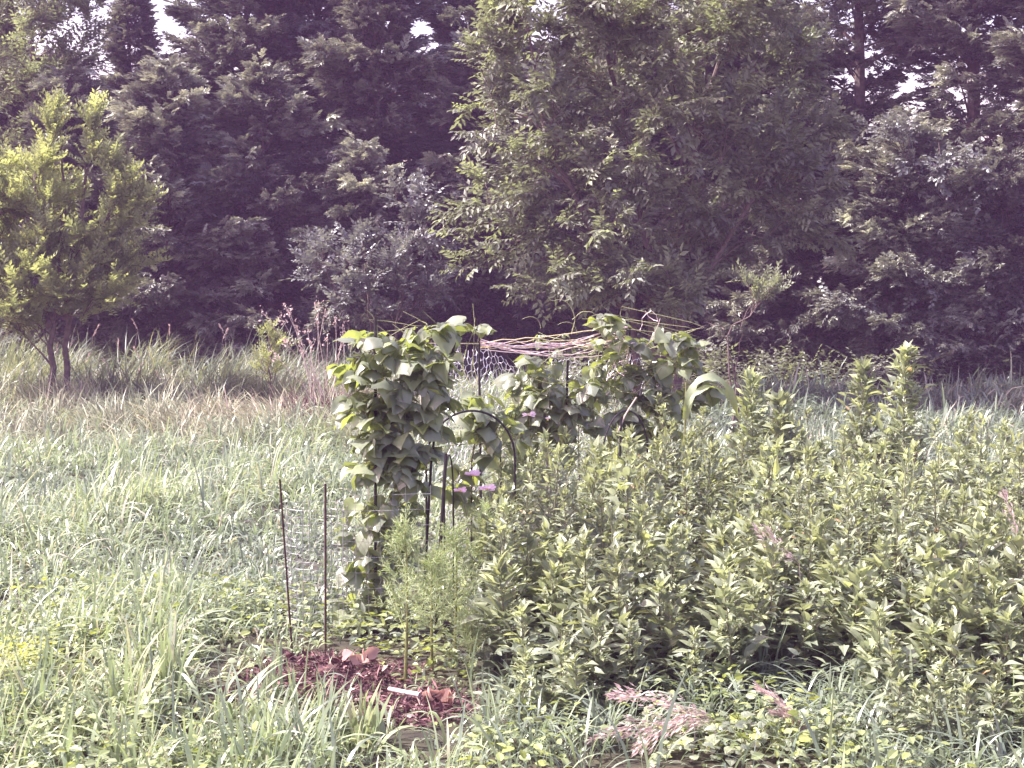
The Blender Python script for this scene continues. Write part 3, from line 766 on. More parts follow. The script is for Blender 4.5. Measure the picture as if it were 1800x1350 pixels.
def weeds():
    hs = [1.12, 1.05, 1.2, .95, .8, .62, .55, 1.0, .9, 1.1, .72]
    var = [(1, 1, .55, 1), (1, 1.25, .3, 1.25), (.8, .9, .9, .7), (1, 1.1, .5, 1), (1, 1.3, .2, 1.1), (1, 1.35, .4, 1), (1.1, 1.2, .5, 1.1), (.75, .8, 1, .5), (.55, 1.0, .6, 1.2), (1.2, .75, .8, .8), (1, 1.5, .15, 1.2)]
    protos = [make_weed(20 + i, h, 0, v[0], v[1], v[2], v[3]) for i, (h, v) in enumerate(zip(hs, var))]
    G, LAB = 'tall weeds crowding the garden bed', 'leafy grey green weed among the crowded stems of the weed bed'
    pts = []
    rs = random.Random(4)
    tries = 0
    while len(pts) < 290 and tries < 60000:
        tries += 1
        low = rs.random() < .14
        y = 7.25 + .85 * rs.random() if low else 8.08 + 5.05 * rs.random() ** .93
        x = rs.uniform(-.12, .3153 * y + .35)
        if low and not (x > 1.35 or (-.05 < x < .42 and y > 7.7)): continue
        if y > 12.2 and x < .9: continue
        if y < 8.6 and 1.25 < x < 1.75: continue
        if y < 8.3 and x < .3 and rs.random() < .6: continue
        md = .17 if y < 9.6 else .2
        if all((x - a) ** 2 + (y - b) ** 2 > md * md for a, b in pts): pts.append((x, y))
    used = [False] * len(protos)
    for x, y in pts:
        hmax = 1.0 if y > 9.3 else (.55 + .43 * (y - 8.08) / 1.22 if y > 8.08 else .40)
        if x < .25: hmax *= .9 + .1 * min(1, max(0, (x + .12) / .3))
        want = hmax * (rs.uniform(.72, 1.0) if rs.random() < .72 else rs.uniform(1.0, 1.22))
        if x < .8 and 9.4 < y <= 11: want *= 1.1
        if y > 11: want *= .88 if x > 1.2 else 1.18
        i = min(range(len(hs)), key=lambda k: abs(hs[k] - want) + rs.uniform(0, .3))
        sc_ = max(.55, min(1.3, want / hs[i])); loc = (x, y, float(gz(x, y)) - .01)
        tl = (rs.gauss(0, .05), rs.gauss(0, .05))
        if not used[i]:
            used[i] = True; o = protos[i]; o.location = loc; o.rotation_euler = (*tl, rs.uniform(0, 6.28)); o.scale = (sc_,) * 3
            o['label'] = LAB; o['group'] = G
        else:
            copy_tree(protos[i], loc, rs.uniform(0, 6.28), sc_, LAB, G, tl)
    for o, u in zip(protos, used):
        if not u: o.location = (2.2, 12.0, 0); o['label'] = LAB; o['group'] = G
    # the ones that stand out
    sp = [ # px, Y, top py, tilt, label
        (1600, 11.6, 625, .0, 'tallest weed, its pale spire standing before the dark wood'),
        (1512, 11.9, 652, .02, 'tall weed with a star like tip left of the tallest spire'),
        (1335, 11.7, 660, .0, 'slim pale weed spire right of the drooping corn leaf'),
        (1392, 11.5, 697, .03, 'bushy weed tip between the slim spire and the star tipped weed'),
        (1640, 8.35, 1010, .30, 'weed leaning right with bright leaves near the front grass'),
        (1255, 8.75, 1030, .03, 'weed with large sunlit top leaves at the front of the bed'),
        (965, 8.0, 1215, -.02, 'small weed with long grey leaves at the bed corner'),
        (1085, 8.6, 1080, .04, 'pale topped weed in the shaded front of the bed'),
        (1700, 7.7, 1120, .05, 'tall light green leafy stem near the lower right corner'),
        (1740, 8.0, 1160, .12, 'short bright yellow green weed in the near right corner'),
    ]
    for i, (px, Y, ty, tl, lab) in enumerate(sp):
        x = gx(px, Y); top = at(px, ty, Y)[2]
        o = make_weed(60 + i, top / math.cos(tl) if tl < .2 else top * 1.08, dense=1.1 if i > 3 else 1.5, top=.9 if i < 4 else .5)
        o.location = (x, Y, float(gz(x, Y)) - .01); o.rotation_euler = (0, tl, i * 1.0 if tl < .2 else 0)
        o['label'] = lab
    # dark dead stalks in the bed
    x, Y = gx(1590, 11.4), 11.4
    r = empty('dead_stalk', (x, Y, 0), 'dark dead branching stalk standing in the weeds below the tallest spire', 'dead plant')
    g = Geo()
    for k in range(9):
        a = random.Random(k).uniform(-.9, .9); h = random.Random(k + 9).uniform(.7, 1.15)
        s = np.linspace(0, 1, 5)
        g.tube(np.stack([.25 * a * s ** 1.5, .1 * math.sin(k) * s, h * s], 1), np.linspace(.006, .002, 5), 4)
    g.build('stems', M['rust'], r)
weeds()

# ------------------------------------------------------------------ garden stakes, hoops, wire
def pole(name, pts, rad, mat, label, cat, group=None, k=7):
    P = np.array(pts, float); b = P[0].copy()
    n = max(10, len(P)); s = np.linspace(0, 1, len(P)); q = np.linspace(0, 1, n)
    Q = np.stack([np.interp(q, s, P[:, c]) for c in range(3)], 1) - b
    g = Geo(); g.tube(Q, rad, k)
    tipv = Q[-1]
    g.segs([tipv - unit(Q[-1] - Q[-2]) * .001], [tipv + unit(Q[-1] - Q[-2]) * .008], rad, 6)
    o = g.build(name, M[mat]); o.location = tuple(b)
    return tag(o, label, cat, group)

def garden_frame():
    foot = lambda px, Y: np.array([gx(px, Y), Y, -.03])
    G = 'dark stakes of the bean trellis'
    pole('garden_stake', [foot(507, 9.45), at(492, 845, 9.45)], .006, 'rust', 'thin rusty rod standing alone left of the grey wire mesh', 'garden stake')
    pole('garden_stake', [foot(566, 9.1), at(572, 853, 9.1)], .0065, 'rust', 'thin rusty rod rising from the red mulch heap', 'garden stake')
    pole('garden_stake', [foot(656, 10.0), at(660, 560, 10.0)], .010, 'metal', 'dark stake inside the left bean column', 'garden stake', G)
    pole('garden_stake', [foot(738, 10.0), at(760, 780, 10.0), at(799, 604, 10.0)], .0085, 'metal', 'dark leaning stake at the right edge of the left bean column', 'garden stake', G)
    pole('garden_stake', [foot(760, 9.6), at(784, 800, 9.6)], .0105, 'metal', 'short thick dark stake between the beans and the pink flowers', 'garden stake', G)
    pole('garden_stake', [foot(990, 12.0), at(998, 635, 12.0)], .0095, 'metal', 'dark stake in the middle of the right beans', 'garden stake', G)
    pole('garden_stake', [foot(1122, 12.4), at(1106, 555, 12.4)], .0105, 'metal', 'dark stake where the twine bundle is tied', 'garden stake', G)
    pole('garden_stake', [foot(846, 11.4), at(842, 596, 11.4)], .009, 'metal', 'dark stake holding the left end of the twine', 'garden stake', G)
    pole('garden_stake', [foot(1084, 11.0), at(1092, 735, 11.0)], .008, 'metal', 'thin dark stake at the back edge of the weeds', 'garden stake', G)
    def hoop(px0, px1, ytop, Y0, Y1, rad, lab):
        a, b = foot(px0, Y0), foot(px1, Y1); zt = at((px0 + px1) / 2, ytop, (Y0 + Y1) / 2)[2]
        t = np.linspace(0, math.pi, 22)
        P = np.stack([a[0] + (b[0] - a[0]) * (1 - np.cos(t)) / 2, a[1] + (b[1] - a[1]) * (1 - np.cos(t)) / 2, (zt - .32) * np.ones(22) + .32 * np.sin(t)], 1)
        P = np.concatenate([[a], P, [b]])
        g = Geo(); g.tube(P - a, rad, 7)
        o = g.build('garden_hoop', M['metal']); o.location = tuple(a)
        tag(o, lab, 'garden hoop', 'dark hoops over the beds')
    hoop(748, 905, 722, 10.4, 10.6, .0075, 'dark wire hoop arching between the two bean columns')
    hoop(780, 796, 800, 9.7, 10.1, .005, 'narrow dark hoop just behind the short thick stake')
    hoop(1060, 1140, 722, 11.3, 11.7, .0065, 'dark wire hoop in the right beans')
    hoop(828, 880, 745, 10.9, 11.3, .006, 'small dark hoop crossing behind the larger arch')
    # pale bent cane in the right beans
    pole('cane', [at(1086, 760, 11), at(1100, 728, 11), at(1118, 700, 11)], .006, 'palestalk', 'pale cane leaning on the dark hoop in the right beans', 'cane')

def hexwire(fn, nu, nv, du, dv, rad, seed=0):
    """hexagonal netting over a surface fn(u,v)->xyz in metres"""
    A, B = [], []
    for i in range(nu):
        for j in range(nv):
            u = i * du; v = j * dv * 1.5 + 0.0
            uo = u + (du / 2 if j % 2 else 0)
            p0 = (uo, v); p1 = (uo + du / 2, v + dv * .5); p2 = (uo + du / 2, v + dv * 1.0 + dv * .5)
            p3 = (uo - du / 2, v + dv * .5)
            A += [p0, p0, p1]; B += [p1, p3, p2]
    A = np.array(A); B = np.array(B)
    PA, okA = fn(A[:, 0], A[:, 1]); PB, okB = fn(B[:, 0], B[:, 1]); ok = okA & okB
    g = Geo(); g.segs(PA[ok], PB[ok], rad, 3)
    return g

def netting():
    x0, x1 = gx(780, 11.8), gx(1160, 12.6)
    top_px = np.array([780, 800, 820, 845, 870, 900, 930, 970, 1010, 1050, 1100, 1160]); top_py = np.array([640, 612, 600, 600, 622, 640, 655, 640, 628, 625, 628, 645])
    W = 1.9
    def f(u, v):
        x = x0 + (x1 - x0) * u / W
        y = 11.8 + .8 * u / W + .10 * np.sin(u * 7) + .05 * np.sin(v * 5 + u * 3)
        px = CX + F * x / y
        zt = CAMH + (YH - np.interp(px, top_px, top_py)) / F * y
        return np.stack([x + .025 * np.sin(v * 9 + u * 4) + .007 * np.sin(u * 61 + v * 47), y + .04 * np.sin(u * 19 + v * 13), v + .03 * np.sin(u * 11 + v * 6) + .007 * np.sin(u * 53 - v * 71)], 1), (u <= W) & (v < zt)
    g = hexwire(f, 52, 34, .038, .032, .0025)
    tag(g.build('wire_netting', M['wire']), 'crumpled silvery chicken wire stretched between the two bean columns', 'wire netting')
    c = at(786, 600, 11.3)
    def f2(u, v):
        a = u / .055 + v * 2
        rr = .075 * np.clip(1.25 - (v / .24) ** 4 * 1.0, .25, 1.3) * (1 + .12 * np.sin(5 * v / .1))
        return np.stack([c[0] + rr * np.cos(a), c[1] + rr * np.sin(a), c[2] - .16 + v], 1), v < .30
    g = hexwire(f2, 13, 9, .0266, .026, .0015)
    tag(g.build('wire_netting', M['wire']), 'small rolled end of chicken wire poking above the left beans', 'wire netting')
    # grey welded mesh cage left of the beans
    cx_, cy_ = gx(553, 9.9), 9.9
    rr, Hh = .19, .80
    A, B = [], []
    n = 26
    for i in range(n):
        a = i * 2 * math.pi / n
        A.append((cx_ + rr * math.cos(a), cy_ + rr * math.sin(a), 0)); B.append((cx_ + rr * math.cos(a), cy_ + rr * math.sin(a), Hh))
        a2 = (i + 1) * 2 * math.pi / n
        for z in np.arange(.03, Hh, .045):
            A.append((cx_ + rr * math.cos(a), cy_ + rr * math.sin(a), z)); B.append((cx_ + rr * math.cos(a2), cy_ + rr * math.sin(a2), z))
    g = Geo(); g.segs(A, B, .0014, 3)
    tag(g.build('wire_cage', M['fine']), 'faint grey cylinder of fine wire mesh behind the two rusty rods', 'wire cage')
    # square mesh around the foot of the left beans
    A, B = [], []
    xa, xb = gx(600, 9.7), gx(775, 9.7)
    xs = np.arange(xa, xb, .075); zs = np.arange(.04, .95, .095)
    for x in xs: A.append((x, 9.72 + .03 * math.sin(x * 9), 0)); B.append((x, 9.72 + .03 * math.sin(x * 9), .95))
    for z in zs:
        for x, x2 in zip(xs[:-1], xs[1:]): A.append((x, 9.72 + .03 * math.sin(x * 9), z)); B.append((x2, 9.72 + .03 * math.sin(x2 * 9), z))
    g = Geo(); g.segs(A, B, .0013, 3)
    tag(g.build('wire_fence', M['fine']), 'square wire mesh around the foot of the left bean column', 'wire fence')

def twine():
    rs = random.Random(3)
    a0, b0 = at(842, 604, 11.4), at(1098, 592, 12.4)
    segs_ = []
    for i in range(12):
        a = a0 + np.array([rs.uniform(-.01, .01), rs.uniform(-.01, .01), rs.uniform(-.025, .02)])
        b = b0 + np.array([rs.uniform(-.06, .06), rs.uniform(-.05, .05), rs.uniform(-.11, .10)])
        sag = rs.uniform(-.03, .11)
        s = np.linspace(0, 1, 14)
        P = a + (b - a) * s[:, None] - np.array([0, 0, 1]) * (sag * np.sin(s * math.pi))[:, None]
        P[:, 2] += np.array([rs.gauss(0, .006) for _ in s]) + rs.choice([0, .012]) * np.sin(s * 9 + i)
        g = Geo(); g.tube(P - a, rs.choice([.003, .004, .0035]), 5)
        yel = i % 4 == 3
        o = g.build('twine', M['twiney' if yel else 'twine']); o.location = tuple(a)
        tag(o, 'yellowish twine strand in the bundle strung between the stakes' if yel else 'pale pink twine strand in the bundle strung between the stakes', 'twine',
            'yellow strands of the twine bundle' if yel else 'pink strands of the twine bundle')
    # one string from the left column to the stake
    a, b = at(690, 603, 10.0), a0
    s = np.linspace(0, 1, 12); P = a + (b - a) * s[:, None]
    g = Geo(); g.tube(P - a, .004, 5)
    o = g.build('twine', M['twiney']); o.location = tuple(a)
    tag(o, 'short yellowish twine crossing the top of the left bean column', 'twine')
    # tangle around the right stake
    g = Geo(); c = at(1085, 600, 12.3)
    for i in range(9):
        q = c + np.array([rs.uniform(-.2, .2), rs.uniform(-.12, .12), rs.uniform(-.12, .1)])
        pts = [q]
        d = np.array([rs.uniform(-1, 1), rs.uniform(-1, 1), rs.uniform(-.6, .6)])
        for _ in range(9):
            d = d + np.array([rs.gauss(0, .5) for _ in range(3)]); pts.append(pts[-1] + .05 * d / np.linalg.norm(d))
        g.tube(np.array(pts) - c, .0026, 4)
    o = g.build('twine_tangle', M['twine']); o.location = tuple(c)
    tag(o, 'tangled loose pink twine around the top of the right stake', 'twine')

garden_frame(); netting(); twine()

# ------------------------------------------------------------------ beans
def bean_plant(foots, blobs, n, label, seed, size=(.08, .14), lift=0.0):
    rs = np.random.default_rng(seed)
    base = np.array([foots[0][0], foots[0][1], float(gz(foots[0][0], foots[0][1]))])
    root = empty('bean_plant', base, label, 'bean plant', 'climbing beans')
    gs, gl = Geo(), Geo()
    vol = np.array([b[3] * b[5] * b[4] ** .3 for b in blobs]); vol /= vol.sum()
    LP, LD, LN, LS, LR = [], [], [], [], []
    for bi, b in enumerate(blobs):
        c = np.array(b[:3]) - base; rad = np.array(b[3:6])
        m = max(3, int(n * vol[bi] / 3))
        for _ in range(m):
            u = rs.normal(size=3); u /= np.linalg.norm(u)
            p = c + u * rad * rs.uniform(.35, 1) ** .5
            out = unit(np.array([u[0], u[1], .25 * u[2] + .1]))
            q = p - out * rs.uniform(.05, .1) - np.array([0, 0, .04])
            gs.segs([q], [p], .0018)
            a0 = math.atan2(out[1], out[0])
            for k in (-1, 0, 1):      # three leaflets
                a = a0 + k * 1.1 + rs.normal(0, .25); el = rs.uniform(-.4, .35) if rs.random() < .6 else rs.uniform(-1.15, -.3)
                LD.append([math.cos(a) * math.cos(el), math.sin(a) * math.cos(el), math.sin(el)])
                LP.append(p + np.array([math.cos(a), math.sin(a), 0]) * .018)
                LN.append([math.cos(a) * .3 + rs.normal(0, .45), math.sin(a) * .3 + rs.normal(0, .45), 1])
                LS.append(rs.uniform(*size) * rs.choice([.55, .8, 1.0, 1.0]) * (1.0 if k else 1.1)); LR.append(np.clip(rs.normal(.4, .22), 0, 1))
    LP, LD, LN, LS, LR = map(np.array, (LP, LD, LN, LS, LR))
    Mx = frames(LD, unit(LN)); kk = rs.integers(0, 3, len(LP))
    for k in range(3):
        w = kk == k
        gl.inst(*HEARTS[k], Mx[w], LP[w], LS[w], LR[w])
    # twining stems from the ground through the lobes
    for f in foots:
        cs = sorted([np.array(b[:3]) - base for b in blobs], key=lambda q: q[2])
        for rep in range(3 if n > 100 else 1):
            pts = [np.array([f[0], f[1], 0]) - base * [1, 1, 0]]
            for c in cs:
                if rs.random() < .75: pts.append(c + rs.normal(0, .07, 3))
            pts = np.array(pts)
            if len(pts) < 2: continue
            s = np.linspace(0, 1, len(pts)); t = np.linspace(0, 1, 40)
            Q = np.stack([np.interp(t, s, pts[:, k]) for k in range(3)], 1)
            Q += .02 * np.stack([np.sin(t * 40), np.cos(t * 40), 0 * t], 1)
            gs.tube(Q, np.linspace(.0035, .0015, 40), 4)
    # curling free tips
    for b in blobs:
        if rs.random() < .6:
            c = np.array(b[:3]) - base + np.array([rs.uniform(-.5, .5) * b[3], 0, b[5] * .9])
            t = np.linspace(0, 1, 12); l = rs.uniform(.06, .16); sg = rs.choice([-1, 1])
            gs.tube(c + np.stack([sg * l * t ** 2, 0 * t, l * (t * 1.3 - .8 * t ** 3)], 1), np.linspace(.002, .0012, 12), 4)
    gs.build('stems', M['vine'], root); gl.build('leaves', M['bean'], root, smooth=True)
    return root

def beans():
    B = lambda px, py, Y, rx, ry, d=.14: blob(px, py, Y, rx, ry, d)
    Y = 10.0
    bl = [B(655, 600, Y, 32, 28), B(700, 620, Y, 45, 30), B(755, 590, Y, 42, 25), B(770, 635, Y, 38, 38), B(625, 650, Y, 36, 26), B(685, 680, Y, 58, 45),
          B(745, 700, Y, 50, 45), B(660, 760, Y, 38, 50), B(720, 760, Y, 48, 48), B(655, 825, Y, 36, 28), B(715, 840, Y, 42, 48), B(690, 800, Y, 50, 40),
          B(630, 720, Y, 26, 22), B(635, 915, Y, 26, 40), B(690, 900, Y, 42, 30), B(640, 985, Y, 38, 35), B(630, 1060, Y, 34, 34), B(690, 980, Y, 36, 40), B(735, 560 + 20, Y, 22, 14)]
    bean_plant([(gx(657, Y), Y), (gx(735, Y), Y - .1)], bl, 780, 'dense column of broad bean leaves climbing the left stakes', 41)
    Y = 10.9
    bl = [B(800, 740, Y, 40, 36), B(850, 720, Y, 36, 26), B(880, 760, Y, 40, 30), B(840, 780, Y, 40, 26), B(790, 850, Y, 36, 40, .1), B(830, 870, Y, 34, 26, .1), B(830, 575, 11.2, 26, 12, .06)]
    bean_plant([(gx(810, Y), Y), (gx(860, Y), Y)], bl, 150, 'loose pale bean leaves around the big dark hoop', 42)
    Y = 11.9
    bl = [B(940, 660, Y, 42, 26), B(960, 700, Y, 60, 34), B(920, 740, Y, 38, 30), B(1000, 740, Y, 50, 34), B(1010, 690, Y, 40, 30), B(960, 770, Y, 50, 26), B(950, 630, Y, 34, 14)]
    bean_plant([(gx(960, Y), Y), (gx(1000, Y), Y)], bl, 280, 'shaded brownish green bean mass left of the middle stake', 43)
    Y = 12.2
    bl = [B(1075, 660, Y, 42, 30), B(1130, 680, Y, 46, 34), B(1180, 700, Y, 46, 36), B(1080, 720, Y, 46, 34), B(1130, 750, Y, 60, 30), B(1190, 640, Y, 40, 26), B(1110, 610, Y, 36, 22), B(1180, 600, Y, 38, 22),
          B(1215, 598, Y, 22, 16), B(1060, 560, Y, 14, 9, .05), B(1095, 568, Y, 18, 8, .05), B(1230, 690, Y, 26, 26), B(1040, 690, Y, 26, 30)]
    bean_plant([(gx(1100, Y), Y), (gx(1160, Y), Y)], bl, 400, 'spreading bean leaves on the right stake below the twine', 44, (.08, .14))
    Y = 12.0
    bl = [B(965, 590, Y, 30, 14), B(1020, 600, Y, 40, 14), B(1075, 590, Y, 30, 16)]
    bean_plant([(gx(1030, Y), Y)], bl, 26, 'sparse young bean shoots tangled in the twine bundle', 45, (.04, .07))
    # arching free tendrils
    for i, (p, lab) in enumerate([([(1005, 585), (1012, 560), (1002, 535), (985, 525), (970, 530), (962, 520)], 'long pale bean tendril curling over the twine bundle'),
                                  ([(1006, 562), (1022, 548), (1040, 548), (1055, 560)], 'short bean tendril arching left of the bright top leaf'),
                                  ([(664, 600), (662, 570), (655, 555), (645, 545)], 'curled bean tip rising from the left column')]):
        Y = 12.1 if i < 2 else 10
        P = np.array([at(a, b, Y) for a, b in p])
        s = np.linspace(0, 1, len(P)); t = np.linspace(0, 1, 20)
        Q = np.stack([np.interp(t, s, P[:, k]) for k in range(3)], 1)
        Q[1:-1] = (Q[:-2] + Q[2:] + Q[1:-1]) / 3
        g = Geo(); g.tube(Q - Q[0], np.linspace(.0035, .002, 20), 5)
        o = g.build('bean_tendril', M['vine']); o.location = tuple(Q[0]); tag(o, lab, 'tendril')

def corn():
    Y = 11.7; fx = gx(1200, Y)
    r = empty('corn_plant', (fx, Y, float(gz(fx, Y))), 'corn plant with one broad pale leaf drooping to the right of the beans', 'corn plant')
    base = np.array([fx, Y, 0.])
    g = Geo(); s = np.linspace(0, 1, 8)
    g.tube(np.stack([.03 * s, 0 * s, 1.42 * s], 1), np.linspace(.013, .006, 8), 7); g.build('stem', M['feathstem'], r)
    lv = [[(1205, 735), (1215, 680), (1238, 662), (1262, 664), (1278, 680), (1290, 710), (1299, 738)]]
    lv.append([(1204, 720), (1222, 690), (1250, 675), (1275, 690), (1282, 715)])
    for i, l in enumerate(lv):
        P = np.array([at(a, b, Y - .05 - .05 * i) for a, b in l]) - base
        s = np.linspace(0, 1, len(P)); t = np.linspace(0, 1, 22)
        C = np.stack([np.interp(t, s, P[:, k]) for k in range(3)], 1)
        for _ in range(3): C[1:-1] = (C[:-2] + C[2:] + 2 * C[1:-1]) / 4
        T = unit(np.gradient(C, axis=0)); side = unit(np.cross(T, np.array([.3 * math.sin(i), -.45, 1.0])))
        w = (.046 if i == 0 else .024) * np.sin(np.clip(t * .93 + .07, 0, 1) * math.pi) ** .55
        wav = .009 * np.sin(t * 19 + i) + .005 * np.sin(t * 47)
        N = np.cross(side, T)
        V = np.stack([C - side * w[:, None] + N * (w * .35 + wav)[:, None], C, C + side * w[:, None] + N * (w * .35 - wav)[:, None]], 1).reshape(-1, 3)
        a = np.arange(21)[:, None] * 3; j = np.arange(2)[None]
        g = Geo(); g.add(V, np.stack([a + j, a + j + 1, a + j + 4, a + j + 3], -1).reshape(-1, 4), .3 + .2 * i)
        g.build('leaf', M['corn'], r, smooth=True)
beans(); corn()

# ------------------------------------------------------------------ feathery flowers
def feathery(seed, H, n=22):
    rs = np.random.default_rng(seed)
    root = empty('cosmos_plant', (0, 0, 0), None, 'flower plant')
    gs, gl = Geo(), Geo()
    z = np.linspace(0, H, 8)
    gs.tube(np.stack([.015 * np.sin(z * 3), .01 * np.cos(z * 2), z], 1), np.linspace(.010, .0035, 8), 6)
    A, B = [], []
    for i in range(n):
        t = .34 + .66 * i / n; a = i * 2.4 + rs.uniform(-.3, .3)
        L = (.27 * (1.15 - t) + .08) * rs.uniform(.5, 1.25); up = .45 + .6 * t + rs.normal(0, .15)
        hd = np.array([math.cos(a) * math.cos(up), math.sin(a) * math.cos(up), math.sin(up)]); p0 = np.array([0, 0, t * H])
        A.append(p0); B.append(p0 + hd * L)
        for j in range(9):
            f = .25 + .75 * j / 9; q = p0 + hd * L * f
            for sd_ in range(2):
                d = unit(hd * .9 + rs.normal(0, .62, 3)); l = rs.uniform(.03, .075) * (1.2 - .4 * f)
                A.append(q); B.append(q + d * l)
                e = q + d * l * .55
                for _ in range(2):
                    A.append(e); B.append(e + unit(d + rs.normal(0, .5, 3)) * l * .55)
    for j in range(110):   # feathery top tuft
        q = np.array([0, 0, H - rs.uniform(0, .12)]); d = unit(np.array([rs.normal(0, .75), rs.normal(0, .75), rs.uniform(.1, 1.1)]))
        A.append(q + d * rs.uniform(0, .04)); B.append(q + d * rs.uniform(.05, .11))
    A = np.array(A); B = np.array(B)
    gl.segs(A, B, rs.uniform(.0008, .0014, len(A)), 3, np.clip(rs.normal(.5, .25, len(A)), 0, 1))
    gs.build('stem', M['feathstem'], root); gl.build('leaves', M['feather'], root)
    return root

def flowers():
    sp = [(708, 8.72, 930, 'tallest feathery plant with a thick stem above the bare stick'), (800, 9.3, 938, 'feathery plant right of the thick stemmed one'),
          (760, 9.05, 985, 'feathery plant behind the thick stemmed one'), (905, 10.9, 815, 'bright feathery tuft rising at the corner of the weeds'),
          (850, 9.7, 905, 'tall feathery plant merging with the edge of the weeds behind the pink flowers'),
          (825, 8.75, 1085, 'short feathery plant near the upright grass shoot')]
    for i, (px, Y, ty, lab) in enumerate(sp):
        o = feathery(80 + i, at(px, ty, Y)[2], 34 if i < 3 else 26)
        o.location = (gx(px, Y), Y, float(gz(gx(px, Y), Y)) - .01); o.rotation_euler = (0, 0, i); o['label'] = lab
        o['group'] = 'feathery flower plants'
    def flower(px, py, Y, foot, mat, label, r=.034, tilt=.5, n=8):
        c = at(px, py, Y); b = np.array([gx(foot, Y), Y + .05, 0])
        root = empty('flower', b, label, 'flower', 'cosmos flowers')
        g = Geo(); s = np.linspace(0, 1, 10)[:, None]
        P = (c - b) * s + np.array([.03, 0, 0]) * np.sin(s * math.pi)
        g.tube(P, np.linspace(.003, .0017, 10), 5); g.build('stem', M['weedstem'], root)
        g = Geo(); a = np.arange(n) * 2 * math.pi / n + px
        D = np.stack([np.cos(a), np.sin(a) * .75 - .2, -.05 + .9 * tilt + 0 * a + .25 * np.sin(a * 2)], 1)
        PV, PF = leaf_proto([0, .3, .7, .92, 1.0], [.05, .26, .33, .27, .12], .12, .12)
        g.inst(PV, PF, frames(D, np.tile([0, -.35, 1.], (n, 1))), np.tile(c - b, (n, 1)), r * 1.15, rng.uniform(0, 1, n)); g.build('petals', M[mat], root)
        g = Geo(); t = np.linspace(0, math.pi, 6)
        g.tube(np.stack([0 * t, 0 * t, -.008 * np.cos(t)], 1) + (c - b), .0075 * np.sin(t) + .0004, 8); g.build('centre', M['yellow'], root)
    flower(831, 836, 9.9, 862, 'pinkflower', 'pink cosmos flower, highest of the three beside the beans', .045, .6)
    flower(809, 863, 9.8, 850, 'pinkflower', 'pink cosmos flower nearest the bean column', .036, .4)
    flower(857, 860, 9.8, 868, 'pinkflower', 'pink cosmos flower nearest the weeds with an open face', .046, .4)
    flower(930, 729, 11.2, 927, 'paleflower', 'whitish cosmos flower before the shaded beans', .042, .2)
    flower(963, 738, 11.2, 960, 'paleflower', 'small whitish flower bud right of the whitish cosmos', .02, 1.3, 6)
flowers()

